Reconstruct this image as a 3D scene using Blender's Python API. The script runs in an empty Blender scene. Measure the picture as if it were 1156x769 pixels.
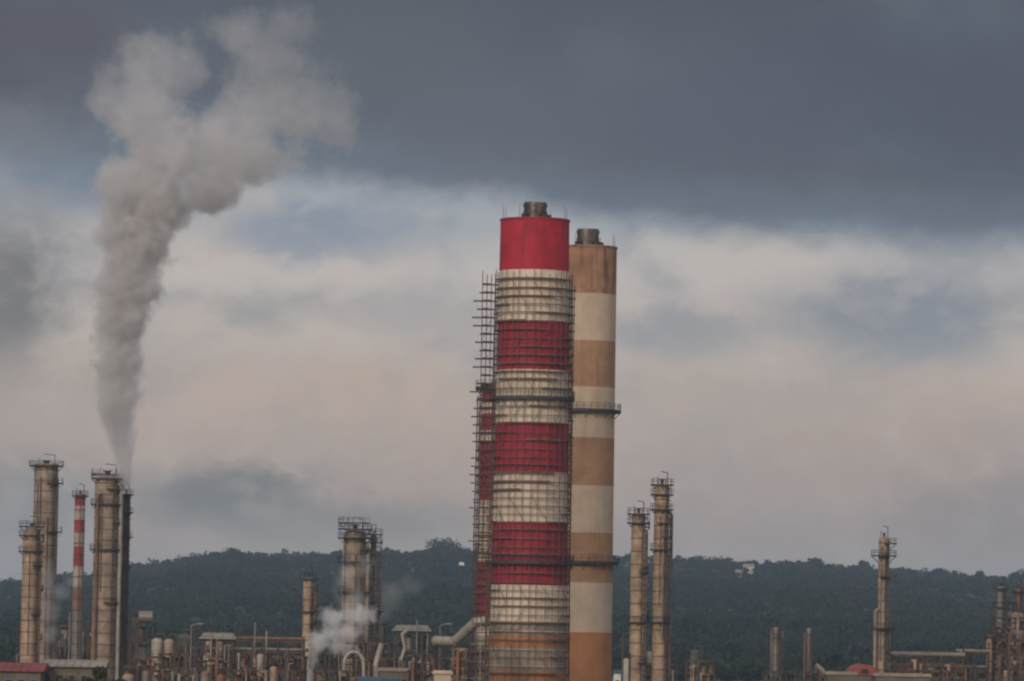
import bpy, math, random
import numpy as np
from mathutils import Vector, Matrix

random.seed(11)
rng = np.random.default_rng(11)
scene = bpy.context.scene
C = scene.collection

# ------------------------------------------------------------------ camera
SCL = 1.8                                  # depths below are in units of SCL metres (long lens, far subject)
F, CX, CY = 3000.0 * SCL, 578.0, 384.5     # focal length and centre in photo pixels
PITCH = math.atan(335.5 / F)
ROLL = math.radians(1.0)
EYE = Vector((0, 0, 14.0))
fwd = Vector((0, math.cos(PITCH), math.sin(PITCH)))
up0 = Vector((0, -math.sin(PITCH), math.cos(PITCH)))
rt0 = Vector((1, 0, 0))
up = up0 * math.cos(ROLL) - rt0 * math.sin(ROLL)
rt = rt0 * math.cos(ROLL) + up0 * math.sin(ROLL)
camd = bpy.data.cameras.new('camera')
cam = bpy.data.objects.new('camera', camd)
C.objects.link(cam)
M = Matrix((rt, up, -fwd)).transposed().to_4x4()
M.translation = EYE
cam.matrix_world = M
camd.sensor_width = 36
camd.lens = 36 * F / 1156
camd.clip_start = 1
camd.clip_end = 30000
scene.camera = cam


def ray(px, py):
    return rt * ((px - CX) / F) + up * ((CY - py) / F) + fwd


def W(px, py, D):
    """world point at depth D * SCL (metres north of the camera) seen at a photo pixel"""
    d = ray(px, py)
    return EYE + d * (D * SCL / d.y)


def mpp(D):
    return D * SCL / F


def az_el(px, py):
    d = ray(px, py).normalized()
    return math.atan2(d.x, d.y), math.asin(d.z)


def lin(r, g, b):
    f = lambda c: (c / 255 / 12.92) if c / 255 <= 0.04045 else ((c / 255 + 0.055) / 1.055) ** 2.4
    return (f(r), f(g), f(b))


# ------------------------------------------------------------------ world: overcast evening sky
SUN_EL, SUN_AZ = math.radians(22), math.radians(206)     # azimuth clockwise from north (+Y)
world = bpy.data.worlds.new('World')
scene.world = world
world.use_nodes = True
WN = world.node_tree
WN.nodes.clear()
BG_STRENGTH = 0.15


class NT:
    """small node-graph writer"""
    def __init__(s, tree):
        s.t = tree

    def n(s, kind, **kw):
        nd = s.t.nodes.new(kind)
        for k, v in kw.items():
            setattr(nd, k, v)
        return nd

    def set(s, sock, v):
        if isinstance(v, bpy.types.NodeSocket):
            s.t.links.new(v, sock)
        elif v is not None:
            sock.default_value = v

    def m(s, op, a, b=None, c=None, clamp=False):
        nd = s.n('ShaderNodeMath', operation=op)
        nd.use_clamp = clamp
        s.set(nd.inputs[0], a)
        s.set(nd.inputs[1], b)
        s.set(nd.inputs[2], c)
        return nd.outputs[0]

    def step(s, x, lo, hi, a=0.0, b=1.0):
        nd = s.n('ShaderNodeMapRange', interpolation_type='SMOOTHSTEP')
        for i, v in enumerate((x, lo, hi, a, b)):
            s.set(nd.inputs[i], v)
        return nd.outputs[0]

    def mix(s, f, a, b):
        nd = s.n('ShaderNodeMix', data_type='RGBA')
        s.set(nd.inputs[0], f)
        s.set(nd.inputs[6], (*a, 1) if isinstance(a, tuple) else a)
        s.set(nd.inputs[7], (*b, 1) if isinstance(b, tuple) else b)
        return nd.outputs[2]

    def noise(s, vec, scale, detail=4, rough=0.55, dist=0.0, out=0):
        nd = s.n('ShaderNodeTexNoise')
        s.set(nd.inputs['Vector'], vec)
        s.set(nd.inputs['Scale'], scale)
        s.set(nd.inputs['Detail'], detail)
        s.set(nd.inputs['Roughness'], rough)
        s.set(nd.inputs['Distortion'], dist)
        return nd.outputs[out]


w = NT(WN)
tc = w.n('ShaderNodeTexCoord')
sep = w.n('ShaderNodeSeparateXYZ')
WN.links.new(tc.outputs['Generated'], sep.inputs[0])
dx, dy, dz = sep.outputs
az = w.m('ARCTAN2', dx, dy)
el = w.m('ARCSINE', dz)
comb = w.n('ShaderNodeCombineXYZ')
WN.links.new(az, comb.inputs[0]); WN.links.new(w.m('MULTIPLY', el, 1.45), comb.inputs[1])
cvec = comb.outputs[0]
n_big = w.noise(cvec, 9 * SCL, 4, 0.5)
n_mid = w.noise(cvec, 24 * SCL, 6, 0.6, 0.6)
n_fine = w.noise(cvec, 66 * SCL, 6, 0.62, 0.4)
PX = 1.0 / F
wob1 = w.m('MULTIPLY', w.m('SUBTRACT', n_mid, 0.5), 150 * PX)
wob2 = w.m('MULTIPLY', w.m('SUBTRACT', n_fine, 0.5), 62 * PX)
azw = w.m('ADD', az, w.m('ADD', wob1, wob2))
elw = w.m('ADD', el, w.m('ADD', w.m('MULTIPLY', w.m('SUBTRACT', n_big, 0.5), 46 * PX), w.m('MULTIPLY', wob2, 0.9)))

K = 1.0 / BG_STRENGTH
def sky(r, g, b, k=1.0):
    l = lin(r, g, b)
    return (l[0] * K * k, l[1] * K * k, l[2] * K * k)

def el_of(py, px=578):
    return az_el(px, py)[1]

# vertical run of colours, horizon to the cloud deck
ramp_pts = [(700, (150, 141, 138)), (610, (165, 151, 145)), (540, (174, 158, 149)), (450, (187, 170, 159)),
            (380, (187, 176, 168)), (300, (188, 181, 177)), (250, (164, 168, 174))]
col = sky(*ramp_pts[0][1])
prev = ramp_pts[0][0]
for py, c in ramp_pts[1:]:
    col = w.mix(w.step(elw, el_of(prev), el_of(py)), col, sky(*c))
    prev = py

def blob(c, px, py, sx, sy, colour, amt, lo=1.25, hi=0.25):
    a, e = az_el(px, py)
    u = w.m('DIVIDE', w.m('SUBTRACT', azw, a), sx * PX)
    v = w.m('DIVIDE', w.m('SUBTRACT', elw, e), sy * PX)
    d = w.m('SQRT', w.m('ADD', w.m('MULTIPLY', u, u), w.m('MULTIPLY', v, v)))
    return w.mix(w.m('MULTIPLY', w.step(d, hi, lo), -1.0), c, c) if False else \
        w.mix(w.m('MULTIPLY', w.step(d, lo, hi), amt), c, sky(*colour))

# lower clouds, seen below the deck
for b in [
    (330, 262, 190, 45, (134, 145, 160), 0.85), (100, 190, 190, 60, (112, 124, 142), 0.9), (150, 290, 170, 60, (188, 178, 172), 0.7),
    (8, 330, 85, 115, (112, 112, 115), 0.9), (10, 250, 60, 40, (150, 150, 152), 0.5),
    (300, 345, 80, 38, (140, 144, 148), 0.7), (460, 350, 120, 40, (150, 153, 157), 0.5),
    (300, 315, 190, 26, (196, 187, 180), 0.65), (430, 460, 220, 70, (184, 167, 152), 0.55), (760, 470, 260, 70, (178, 165, 155), 0.45),
    (245, 555, 130, 42, (112, 114, 116), 0.85), (360, 590, 190, 32, (124, 124, 124), 0.6),
    (20, 560, 130, 60, (128, 130, 134), 0.6), (770, 380, 110, 34, (146, 149, 154), 0.75),
    (760, 300, 150, 34, (190, 183, 178), 0.6), (1010, 360, 180, 66, (130, 137, 148), 0.9),
    (1110, 300, 120, 40, (158, 158, 164), 0.5), (1000, 520, 260, 90, (160, 148, 143), 0.35),
    (1120, 590, 160, 60, (136, 130, 132), 0.5), (560, 420, 60, 90, (150, 152, 154), 0.4),
    (900, 440, 200, 40, (164, 158, 155), 0.4), (60, 450, 120, 60, (150, 144, 142), 0.4)]:
    col = blob(col, *b)
# streaky small-scale variation
brk = w.noise(cvec, 15 * SCL, 6, 0.52, 0.35)
upz = w.step(elw, el_of(520), el_of(330))          # the cloud breaks up more towards the deck
col = w.mix(w.m('MULTIPLY', w.step(brk, 0.50, 0.36), w.m('ADD', 0.15, w.m('MULTIPLY', upz, 0.38))), col, sky(138, 144, 152))
col = w.mix(w.m('MULTIPLY', w.step(brk, 0.52, 0.66), w.m('ADD', 0.1, w.m('MULTIPLY', upz, 0.28))), col, sky(198, 187, 178))
col = w.mix(w.m('MULTIPLY', w.step(n_fine, 0.45, 0.7), 0.16), col, sky(188, 180, 175))

# the dark deck above
edge = w.n('ShaderNodeFloatCurve')
pts = [(-60, 175), (200, 192), (400, 204), (560, 228), (700, 246), (850, 262), (1156, 272)]
a0, a1 = math.radians(-8), math.radians(8)
cm = edge.mapping
cm.extend = 'HORIZONTAL'
cm.use_clip = False
cur = cm.curves[0]
vals = []
for px, py in pts:
    a, e = az_el(px, py)
    vals.append(((a - a0) / (a1 - a0), e / 0.2))
cur.points[0].location = vals[0]
cur.points[1].location = vals[-1]
for v in vals[1:-1]:
    cur.points.new(*v)
cm.update()
w.set(edge.inputs['Value'], w.m('DIVIDE', w.m('SUBTRACT', az, a0), a1 - a0, clamp=True))
eoff = w.m('SUBTRACT', w.m('ADD', el, w.m('MULTIPLY', w.m('SUBTRACT', n_mid, 0.5), 52 * PX)),
           w.m('MULTIPLY', edge.outputs[0], 0.2))
eoff = w.m('ADD', eoff, w.m('MULTIPLY', w.m('SUBTRACT', n_fine, 0.5), 20 * PX))
deck = w.mix(w.step(eoff, 0.0, 90 * PX), sky(108, 119, 132), sky(92, 98, 109))
deck = w.mix(w.step(eoff, 90 * PX, 300 * PX), deck, sky(83, 87, 97))
for b in [(1080, 90, 260, 150, (78, 83, 99), 0.8), (780, 120, 200, 120, (88, 92, 106), 0.6),
          (40, 40, 130, 110, (86, 84, 92), 0.7), (420, 60, 170, 90, (94, 99, 107), 0.6),
          (20, 150, 90, 50, (122, 124, 130), 0.55), (560, 150, 160, 90, (99, 104, 113), 0.5)]:
    deck = blob(deck, *b)
deck = w.mix(w.m('MULTIPLY', w.step(n_big, 0.35, 0.7), 0.12), deck, sky(104, 108, 118))
col = w.mix(w.step(eoff, -26 * PX, 24 * PX), col, deck)
# higher overhead the layer is thinner and paler; behind the camera the evening is brighter and warm
hi = w.step(el, math.radians(10), math.radians(40))
col = w.mix(hi, col, w.mix(w.step(n_big, 0.3, 0.7), sky(150, 156, 168, 1.1), sky(190, 192, 198, 1.2)))
back = w.m('MULTIPLY', w.step(dy, 0.15, -0.7), w.step(el, math.radians(70), math.radians(10)))
col = w.mix(w.m('MULTIPLY', back, 0.9), col, w.mix(w.step(n_big, 0.35, 0.65), sky(224, 202, 180, 1.5), sky(190, 178, 170, 1.2)))
skytex = w.n('ShaderNodeTexSky', sky_type='NISHITA')
skytex.sun_disc = False
skytex.sun_elevation = SUN_EL
skytex.sun_rotation = SUN_AZ
gap = w.m('MULTIPLY', w.step(n_big, 0.5, 0.8), 0.04)
col = w.mix(gap, col, skytex.outputs[0])
bg = w.n('ShaderNodeBackground')
w.set(bg.inputs[0], col)
bg.inputs[1].default_value = BG_STRENGTH
wo = w.n('ShaderNodeOutputWorld')
WN.links.new(bg.outputs[0], wo.inputs[0])

sund = bpy.data.lights.new('sun', 'SUN')
sund.energy = 1.45
sund.angle = math.radians(14)
sund.color = (1.0, 0.86, 0.70)
sun = bpy.data.objects.new('sun', sund)
C.objects.link(sun)
sdir = Vector((math.sin(SUN_AZ) * math.cos(SUN_EL), math.cos(SUN_AZ) * math.cos(SUN_EL), math.sin(SUN_EL)))
sun.rotation_euler = sdir.to_track_quat('Z', 'Y').to_euler()

scene.view_settings.view_transform = 'Standard'
scene.view_settings.look = 'None'
scene.view_settings.exposure = 0.0
scene.view_settings.gamma = 1
scene.render.engine = 'CYCLES'
cy = scene.cycles
cy.use_denoising = True
cy.max_bounces = 6
cy.diffuse_bounces = 2
cy.volume_bounces = 5
cy.volume_step_rate = 1.0
cy.volume_max_steps = 256
cy.filter_width = 2.3

# ------------------------------------------------------------------ materials
MATS = {}


def mat(name, colour, rough=0.75, metal=0.0, var=0.25, scale=0.35, streak=0.0, streak_col=(0.12, 0.06, 0.035),
        spots=0.0, bump=0.0, stretch=6.0):
    if name in MATS:
        return MATS[name]
    m = bpy.data.materials.new(name)
    m.use_nodes = True
    t = NT(m.node_tree)
    m.node_tree.nodes.clear()
    tcn = t.n('ShaderNodeTexCoord')
    oi = t.n('ShaderNodeObjectInfo')
    off = t.n('ShaderNodeVectorMath', operation='MULTIPLY_ADD')
    m.node_tree.links.new(tcn.outputs['Object'], off.inputs[0])
    off.inputs[1].default_value = (1, 1, 1)
    rnd = t.n('ShaderNodeCombineXYZ')
    r50 = t.m('MULTIPLY', oi.outputs['Random'], 60)
    for i in range(3):
        t.set(rnd.inputs[i], r50)
    m.node_tree.links.new(rnd.outputs[0], off.inputs[2])
    v = off.outputs[0]
    a = tuple(min(1, c * (1 + var)) for c in colour)
    b = tuple(c * (1 - var) for c in colour)
    n1 = t.noise(v, scale, 5, 0.6)
    c = t.mix(t.step(n1, 0.3, 0.7), b, a)
    if streak:
        mp = t.n('ShaderNodeMapping')
        mp.inputs['Scale'].default_value = (1, 1, 1.0 / stretch)
        m.node_tree.links.new(v, mp.inputs[0])
        n2 = t.noise(mp.outputs[0], scale * 3.2, 4, 0.62)
        c = t.mix(t.m('MULTIPLY', t.step(n2, 0.5, 0.72), streak), c, tuple(streak_col))
    if spots:
        n3 = t.noise(v, scale * 5, 4, 0.7)
        c = t.mix(t.m('MULTIPLY', t.step(n3, 0.58, 0.66), spots), c, tuple(streak_col))
    p = t.n('ShaderNodeBsdfPrincipled')
    t.set(p.inputs['Base Color'], c)
    p.inputs['Roughness'].default_value = rough
    p.inputs['Metallic'].default_value = metal
    p.inputs['Specular IOR Level'].default_value = 0.3
    if bump:
        bn = t.n('ShaderNodeBump')
        bn.inputs['Strength'].default_value = bump
        bn.inputs['Distance'].default_value = 0.3
        t.set(bn.inputs['Height'], n1)
        m.node_tree.links.new(bn.outputs[0], p.inputs['Normal'])
    o = t.n('ShaderNodeOutputMaterial')
    m.node_tree.links.new(p.outputs[0], o.inputs[0])
    MATS[name] = m
    return m


RUST = (0.13, 0.06, 0.03)
red_faded = mat('faded_red_paint', (0.27, 0.045, 0.05), 0.75, var=0.25, scale=0.5, streak=0.5)
pink_white = mat('dirty_pinkish_white_paint', (0.36, 0.29, 0.26), 0.8, var=0.2, scale=0.5, streak=0.5)
red_grey = mat('almost_gone_red_paint', (0.2, 0.12, 0.11), 0.8, var=0.2, scale=0.5, streak=0.4)
red_paint = mat('red_paint', (0.37, 0.018, 0.038), 0.7, var=0.22, scale=0.3, streak=0.6, streak_col=(0.2, 0.018, 0.028), spots=0.25, stretch=9)
red_dull = mat('red_paint_streaked_dimmed', (0.30, 0.018, 0.042), 0.7, var=0.18, scale=0.22, streak=0.45, streak_col=(0.11, 0.02, 0.03))  # lower bands' dimming behind scaffold netting is put into this darker red
white_paint = mat('cream_white_paint', (0.62, 0.54, 0.45), 0.7, var=0.14, scale=0.3, streak=0.5, streak_col=(0.34, 0.22, 0.12), spots=0.35)
cream = mat('cream_paint', (0.48, 0.395, 0.315), 0.75, var=0.1, scale=0.3, streak=0.55, streak_col=(0.40, 0.29, 0.2), stretch=12)
brown = mat('faded_brown_paint', (0.34, 0.205, 0.125), 0.8, var=0.14, scale=0.3, streak=0.6, streak_col=(0.22, 0.125, 0.075), stretch=12)
brown_or = mat('orange_brown_paint', (0.36, 0.165, 0.075), 0.75, var=0.14, scale=0.25, streak=0.35, streak_col=(0.2, 0.09, 0.04))
brown_stain = mat('rust_streaked_brown_paint', (0.30, 0.17, 0.105), 0.8, var=0.2, scale=0.42, streak=1.0, streak_col=(0.075, 0.035, 0.025), stretch=11)
concrete = mat('raw_concrete', (0.26, 0.22, 0.18), 0.9, var=0.3, scale=0.25, streak=0.5, streak_col=(0.14, 0.1, 0.07), spots=0.3)
steel_dark = mat('dark_steel', (0.055, 0.052, 0.055), 0.6, 0.3, var=0.3, scale=0.8)
steel_rust = mat('rusty_steel', (0.10, 0.068, 0.052), 0.75, 0.2, var=0.4, scale=0.6, streak=0.5, streak_col=RUST)
scaf_dark = mat('scaffold_tube_dull', (0.125, 0.08, 0.068), 0.6, 0.3, var=0.35, scale=0.5)
scaf_light = mat('scaffold_tube_galvanised', (0.42, 0.38, 0.35), 0.5, 0.3, var=0.3, scale=0.5)
planks = mat('scaffold_planks', (0.16, 0.115, 0.08), 0.85, var=0.45, scale=0.9)
flue_metal = mat('sooty_flue_metal', (0.13, 0.115, 0.095), 0.32, 0.8, var=0.4, scale=0.4, streak=0.8, streak_col=(0.02, 0.02, 0.02))
clad_tan = mat('tan_insulation_cladding', (0.275, 0.215, 0.17), 0.6, 0.1, var=0.35, scale=0.3, streak=0.5, streak_col=(0.16, 0.1, 0.06), spots=0.25)
clad_warm = mat('warm_cladding', (0.35, 0.255, 0.18), 0.6, 0.1, var=0.35, scale=0.4, streak=0.45, streak_col=(0.2, 0.11, 0.06), spots=0.3)
clad_grey = mat('grey_cladding', (0.2, 0.185, 0.175), 0.5, 0.3, var=0.25, scale=0.35, streak=0.4, streak_col=(0.12, 0.09, 0.07))
clad_pale = mat('pale_cladding', (0.34, 0.31, 0.28), 0.5, 0.2, var=0.2, scale=0.4, streak=0.4, streak_col=(0.2, 0.15, 0.11))
clad_rust = mat('rust_brown_cladding', (0.17, 0.1, 0.068), 0.7, 0.1, var=0.35, scale=0.4, streak=0.6, streak_col=(0.09, 0.04, 0.025))
clad_orange = mat('orange_primer', (0.26, 0.12, 0.065), 0.7, var=0.25, scale=0.5)
clad_green = mat('dull_green_paint', (0.085, 0.095, 0.07), 0.7, var=0.25, scale=0.4, streak=0.4)
clad_dark = mat('dark_grey_cladding', (0.10, 0.085, 0.08), 0.6, 0.2, var=0.3, scale=0.4, streak=0.3, streak_col=(0.05, 0.03, 0.02))
blue_sheet = mat('blue_sheet_roof', (0.035, 0.09, 0.14), 0.6, var=0.25, scale=0.4)
teal_sheet = mat('teal_sheet_roof', (0.02, 0.075, 0.09), 0.6, var=0.25, scale=0.4)
red_roof = mat('red_sheet_roof', (0.2, 0.035, 0.035), 0.6, var=0.25, scale=0.4, streak=0.3)
orange_roof = mat('faded_red_roof', (0.27, 0.07, 0.055), 0.65, var=0.25, scale=0.35, streak=0.3)
pale_roof = mat('pale_sheet_roof', (0.24, 0.22, 0.18), 0.6, var=0.2, scale=0.35, streak=0.4)
wall_beige = mat('beige_wall', (0.14, 0.12, 0.095), 0.9, var=0.2, scale=0.3, streak=0.5, streak_col=(0.12, 0.09, 0.06))
wall_white = mat('white_wall', (0.6, 0.58, 0.54), 0.9, var=0.15, scale=0.3, streak=0.3)
glass_dark = mat('dark_window_glass', (0.03, 0.035, 0.04), 0.15, var=0.2)
bark = mat('bark', (0.09, 0.065, 0.045), 0.9, var=0.3, scale=1.0)


# ------------------------------------------------------------------ mesh writer
class MB:
    def __init__(s):
        s.v, s.f, s.mi, s.sm = [], [], [], []

    def face(s, idx, m=0, smooth=False):
        s.f.append(idx); s.mi.append(m); s.sm.append(smooth)

    def box(s, c, size, m=0, rz=0.0):
        b = len(s.v)
        ca, sa = math.cos(rz), math.sin(rz)
        for i in (-.5, .5):
            for j in (-.5, .5):
                for k in (-.5, .5):
                    x, y, z = i * size[0], j * size[1], k * size[2]
                    s.v.append((c[0] + x * ca - y * sa, c[1] + x * sa + y * ca, c[2] + z))
        for q in ((0, 1, 3, 2), (4, 6, 7, 5), (0, 4, 5, 1), (2, 3, 7, 6), (0, 2, 6, 4), (1, 5, 7, 3)):
            s.face([b + i for i in q], m)
        return s

    def cyl(s, p0, p1, r0, r1=None, n=12, caps=True, m=0):
        r1 = r0 if r1 is None else r1
        p0, p1 = Vector(p0), Vector(p1)
        a = (p1 - p0).normalized()
        u = a.orthogonal().normalized()
        if abs(a.z) > 0.99:
            u = Vector((1, 0, 0))
        v = a.cross(u).normalized()
        b = len(s.v)
        for p, r in ((p0, r0), (p1, r1)):
            for i in range(n):
                t = 2 * math.pi * i / n
                s.v.append(tuple(p + (u * math.cos(t) + v * math.sin(t)) * r))
        for i in range(n):
            j = (i + 1) % n
            s.face([b + i, b + j, b + n + j, b + n + i], m, True)
        if caps:
            for k, (p, r) in enumerate(((p0, r0), (p1, r1))):
                if r < 1e-4:
                    continue
                c = len(s.v)
                s.v += [s.v[b + k * n + i] for i in range(n)]
                s.face([c + i for i in (range(n) if k else reversed(range(n)))], m)
        return s

    def lathe(s, prof, n=32, c=(0, 0), mats=None):
        """prof: list of (r, z); one strip per pair so every band keeps a crisp material"""
        for k in range(len(prof) - 1):
            (r0, z0), (r1, z1) = prof[k], prof[k + 1]
            b = len(s.v)
            for r, z in ((r0, z0), (r1, z1)):
                for i in range(n):
                    t = 2 * math.pi * i / n
                    s.v.append((c[0] + r * math.cos(t), c[1] + r * math.sin(t), z))
            m = mats[k] if mats else 0
            for i in range(n):
                j = (i + 1) % n
                s.face([b + i, b + j, b + n + j, b + n + i], m, True)
        return s

    def bar(s, p0, p1, w, m=0):
        return s.cyl(p0, p1, w * 0.7, None, 4, True, m)

    def tube(s, pts, r, n=8, m=0):
        for a, b in zip(pts[:-1], pts[1:]):
            s.cyl(a, b, r, None, n, True, m)
        return s

    def annulus(s, R0, R1, z0, z1, a0=0.0, a1=2 * math.pi, n=24, m=0, c=(0, 0)):
        full = abs(a1 - a0) > 6.28
        b = len(s.v)
        cnt = n if full else n + 1
        for i in range(cnt):
            t = a0 + (a1 - a0) * i / n
            for r, z in ((R0, z0), (R1, z0), (R1, z1), (R0, z1)):
                s.v.append((c[0] + r * math.cos(t), c[1] + r * math.sin(t), z))
        for i in range(n):
            j = (i + 1) % cnt
            for k in range(4):
                l = (k + 1) % 4
                s.face([b + i * 4 + k, b + j * 4 + k, b + j * 4 + l, b + i * 4 + l], m)
        if not full:
            s.face([b, b + 1, b + 2, b + 3], m)
            e = b + n * 4
            s.face([e + 3, e + 2, e + 1, e], m)
        return s

    def build(s, name, mats, parent=None, loc=None, rz=0.0):
        me = bpy.data.meshes.new(name)
        me.from_pydata(s.v, [], s.f)
        if not isinstance(mats, (list, tuple)):
            mats = [mats]
        for m in mats:
            me.materials.append(m)
        me.polygons.foreach_set('material_index', s.mi)
        me.polygons.foreach_set('use_smooth', s.sm)
        me.update()
        o = bpy.data.objects.new(name, me)
        C.objects.link(o)
        if parent is not None:
            o.parent = parent
        if loc is not None:
            o.location = loc
        o.rotation_euler.z = rz
        return o


def tag(o, label=None, cat=None, group=None, kind=None):
    if label: o['label'] = label
    if cat: o['category'] = cat
    if group: o['group'] = group
    if kind: o['kind'] = kind
    return o


def thing(name, label, cat, loc, group=None, rz=0.0):
    o = bpy.data.objects.new(name, None)
    o.empty_display_size = 2
    o.location = loc
    o.rotation_euler.z = rz
    C.objects.link(o)
    return tag(o, label, cat, group)


def railing(parent, R, z, a0=0.0, a1=2 * math.pi, h=1.1, m=None, step=1.3, c=(0, 0), t=0.06):
    mb = MB()
    n = max(5, int(abs(a1 - a0) * R / step))
    P = [(c[0] + R * math.cos(a0 + (a1 - a0) * i / n), c[1] + R * math.sin(a0 + (a1 - a0) * i / n)) for i in range(n + 1)]
    for i, (x, y) in enumerate(P):
        mb.bar((x, y, z), (x, y, z + h), t)
        if i < n:
            for hh in (h, h * 0.55):
                mb.bar((x, y, z + hh), (P[i + 1][0], P[i + 1][1], z + hh), t)
    return mb.build('railing', m or steel_dark, parent)


def platform(parent, z, R0, R1, a0=0.0, a1=2 * math.pi, m=None, th=0.25, c=(0, 0), rail=True):
    o = MB().annulus(R0, R1, z - th, z, a0, a1, 28, c=c)
    # brackets under the grating
    n = max(3, int((a1 - a0) * R1 / 2.2))
    for i in range(n):
        t = a0 + (a1 - a0) * (i + 0.5) / n
        ct, st = math.cos(t), math.sin(t)
        o.bar((c[0] + R0 * ct, c[1] + R0 * st, z - th - (R1 - R0) * 0.9), (c[0] + R1 * ct * 0.99, c[1] + R1 * st * 0.99, z - th), 0.09)
    o = o.build('platform', m or steel_dark, parent)
    if rail:
        railing(o, R1 - 0.05, z, a0, a1, m=m)
    return o


def ladder(parent, R, ang, z0, z1, m=None):
    mb = MB()
    ct, st = math.cos(ang), math.sin(ang)
    r = R + 0.25
    for s in (-0.3, 0.3):
        x, y = r * ct - s * st, r * st + s * ct
        mb.bar((x, y, z0), (x, y, z1), 0.07)
    z = z0 + 0.6
    while z < z1:
        mb.bar((r * ct + 0.3 * st, r * st - 0.3 * ct, z), (r * ct - 0.3 * st, r * st + 0.3 * ct, z), 0.05)
        mb.annulus(0.38, 0.44, z - 0.05, z + 0.05, n=6, c=((r + 0.42) * ct, (r + 0.42) * st))
        z += 1.2
    return mb.build('ladder', m or steel_dark, parent)


# ------------------------------------------------------------------ ground and hill
RIDGE = [(-200, 668), (0, 660), (80, 650), (150, 640), (200, 633), (260, 626), (330, 628), (400, 625), (470, 622),
         (495, 618), (540, 621), (690, 628), (760, 631), (850, 638), (930, 638), (1000, 643), (1060, 647),
         (1110, 652), (1156, 657), (1350, 672)]
RID_D, HILL0 = 2500.0 * SCL, 1050.0 * SCL       # metres
TREE_H = 9.0
RIDGE = [(px, py - 4.5) for px, py in RIDGE]
raz = [az_el(px, py)[0] for px, py in RIDGE]
rhz = [W(px, py, 2500.0).z - TREE_H for px, py in RIDGE]


def terrain_z(x, y):
    a = np.arctan2(x, y)
    h = np.interp(a, raz, rhz)
    s = np.clip((y - HILL0) / (RID_D - HILL0), 0, 1)
    prof = s * (0.72 + 0.28 * s)
    over = np.clip((y - RID_D) / 2600, 0, 1)
    prof = prof * (1 - 0.75 * over * over * (3 - 2 * over))
    bump = 3.2 * np.sin(x / 61 + y / 190) + 2.6 * np.sin(x / 113 - y / 97 + 1.3) + 1.5 * np.sin(x / 37 + 2)
    damp = np.clip(s * 4, 0, 1) * (1 - 0.75 * np.clip((s - 0.8) * 5, 0, 1))
    return h * prof + bump * damp


ground_m = mat('scrub_ground', (0.07, 0.068, 0.048), 0.95, var=0.4, scale=0.02, spots=0.4, streak_col=(0.1, 0.085, 0.06))
hill_m = mat('hill_soil_and_scrub', (0.045, 0.058, 0.032), 0.95, var=0.4, scale=0.02)
gx = np.concatenate([np.linspace(-6500, -1300, 8)[:-1], np.linspace(-1300, 1300, 131), np.linspace(1300, 6500, 8)[1:]])
gy = np.concatenate([np.linspace(-500, 1800, 24)[:-1], np.linspace(1800, 7200, 131), np.linspace(7200, 13000, 6)[1:]])
GX, GY = np.meshgrid(gx, gy)
GZ = np.maximum(terrain_z(GX, np.maximum(GY, 1.0)), 0)
GZ = np.where(GY < HILL0, 0.0, GZ)
vv = np.stack([GX, GY, GZ], -1).reshape(-1, 3)
nx, ny = len(gx), len(gy)
ii = np.arange(nx * ny).reshape(ny, nx)
ff = np.stack([ii[:-1, :-1], ii[:-1, 1:], ii[1:, 1:], ii[1:, :-1]], -1).reshape(-1, 4)
me = bpy.data.meshes.new('ground')
me.from_pydata(vv.tolist(), [], ff.tolist())
me.materials.append(ground_m)
me.materials.append(hill_m)
cyv = GY[:-1, :-1].reshape(-1)
me.polygons.foreach_set('material_index', (cyv >= 1500).astype(np.int32))
me.polygons.foreach_set('use_smooth', np.ones(len(ff), dtype=bool))
g = bpy.data.objects.new('ground', me)
C.objects.link(g)
g['kind'] = 'structure'


# ---- trees
def foliage_mat(name, dark, light):
    m = bpy.data.materials.new(name)
    m.use_nodes = True
    t = NT(m.node_tree)
    m.node_tree.nodes.clear()
    geo = t.n('ShaderNodeNewGeometry')
    n1 = t.noise(geo.outputs['Position'], 0.012, 4, 0.6)
    n2 = t.noise(geo.outputs['Position'], 0.11, 3, 0.6)
    f = t.m('ADD', t.m('MULTIPLY', n1, 0.6), t.m('MULTIPLY', n2, 0.4))
    c = t.mix(t.step(f, 0.38, 0.62), dark, light)
    p = t.n('ShaderNodeBsdfPrincipled')
    t.set(p.inputs['Base Color'], c)
    p.inputs['Roughness'].default_value = 0.8
    p.inputs['Specular IOR Level'].default_value = 0.15
    o = t.n('ShaderNodeOutputMaterial')
    m.node_tree.links.new(p.outputs[0], o.inputs[0])
    return m


bush_leaf = foliage_mat('bush_foliage', (0.05, 0.06, 0.028), (0.11, 0.115, 0.05))
leaf_m = foliage_mat('hill_foliage', (0.012, 0.021, 0.016), (0.026, 0.038, 0.026))


def crown_proto(r, h, nleaf, size, seed, lobes=5):
    """leaf-sized triangles spread through several uneven clumps; returns (n*3,3) vertices"""
    q = np.random.default_rng(seed)
    cen = q.normal(0, 0.42, (lobes, 3)) * [r, r, h * 0.3]
    cen[:, 2] += h * 0.62
    rad = q.uniform(0.45, 0.75, lobes) * r
    k = q.integers(0, lobes, nleaf)
    d = q.normal(0, 1, (nleaf, 3))
    d /= np.linalg.norm(d, axis=1)[:, None]
    p = cen[k] + d * (rad[k] * q.uniform(0.55, 1.08, nleaf))[:, None] * [1, 1, 0.8]
    tri = q.normal(0, 1, (nleaf, 3, 3)) * size
    tri -= tri.mean(1, keepdims=True)
    return (p[:, None, :] + tri)


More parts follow.
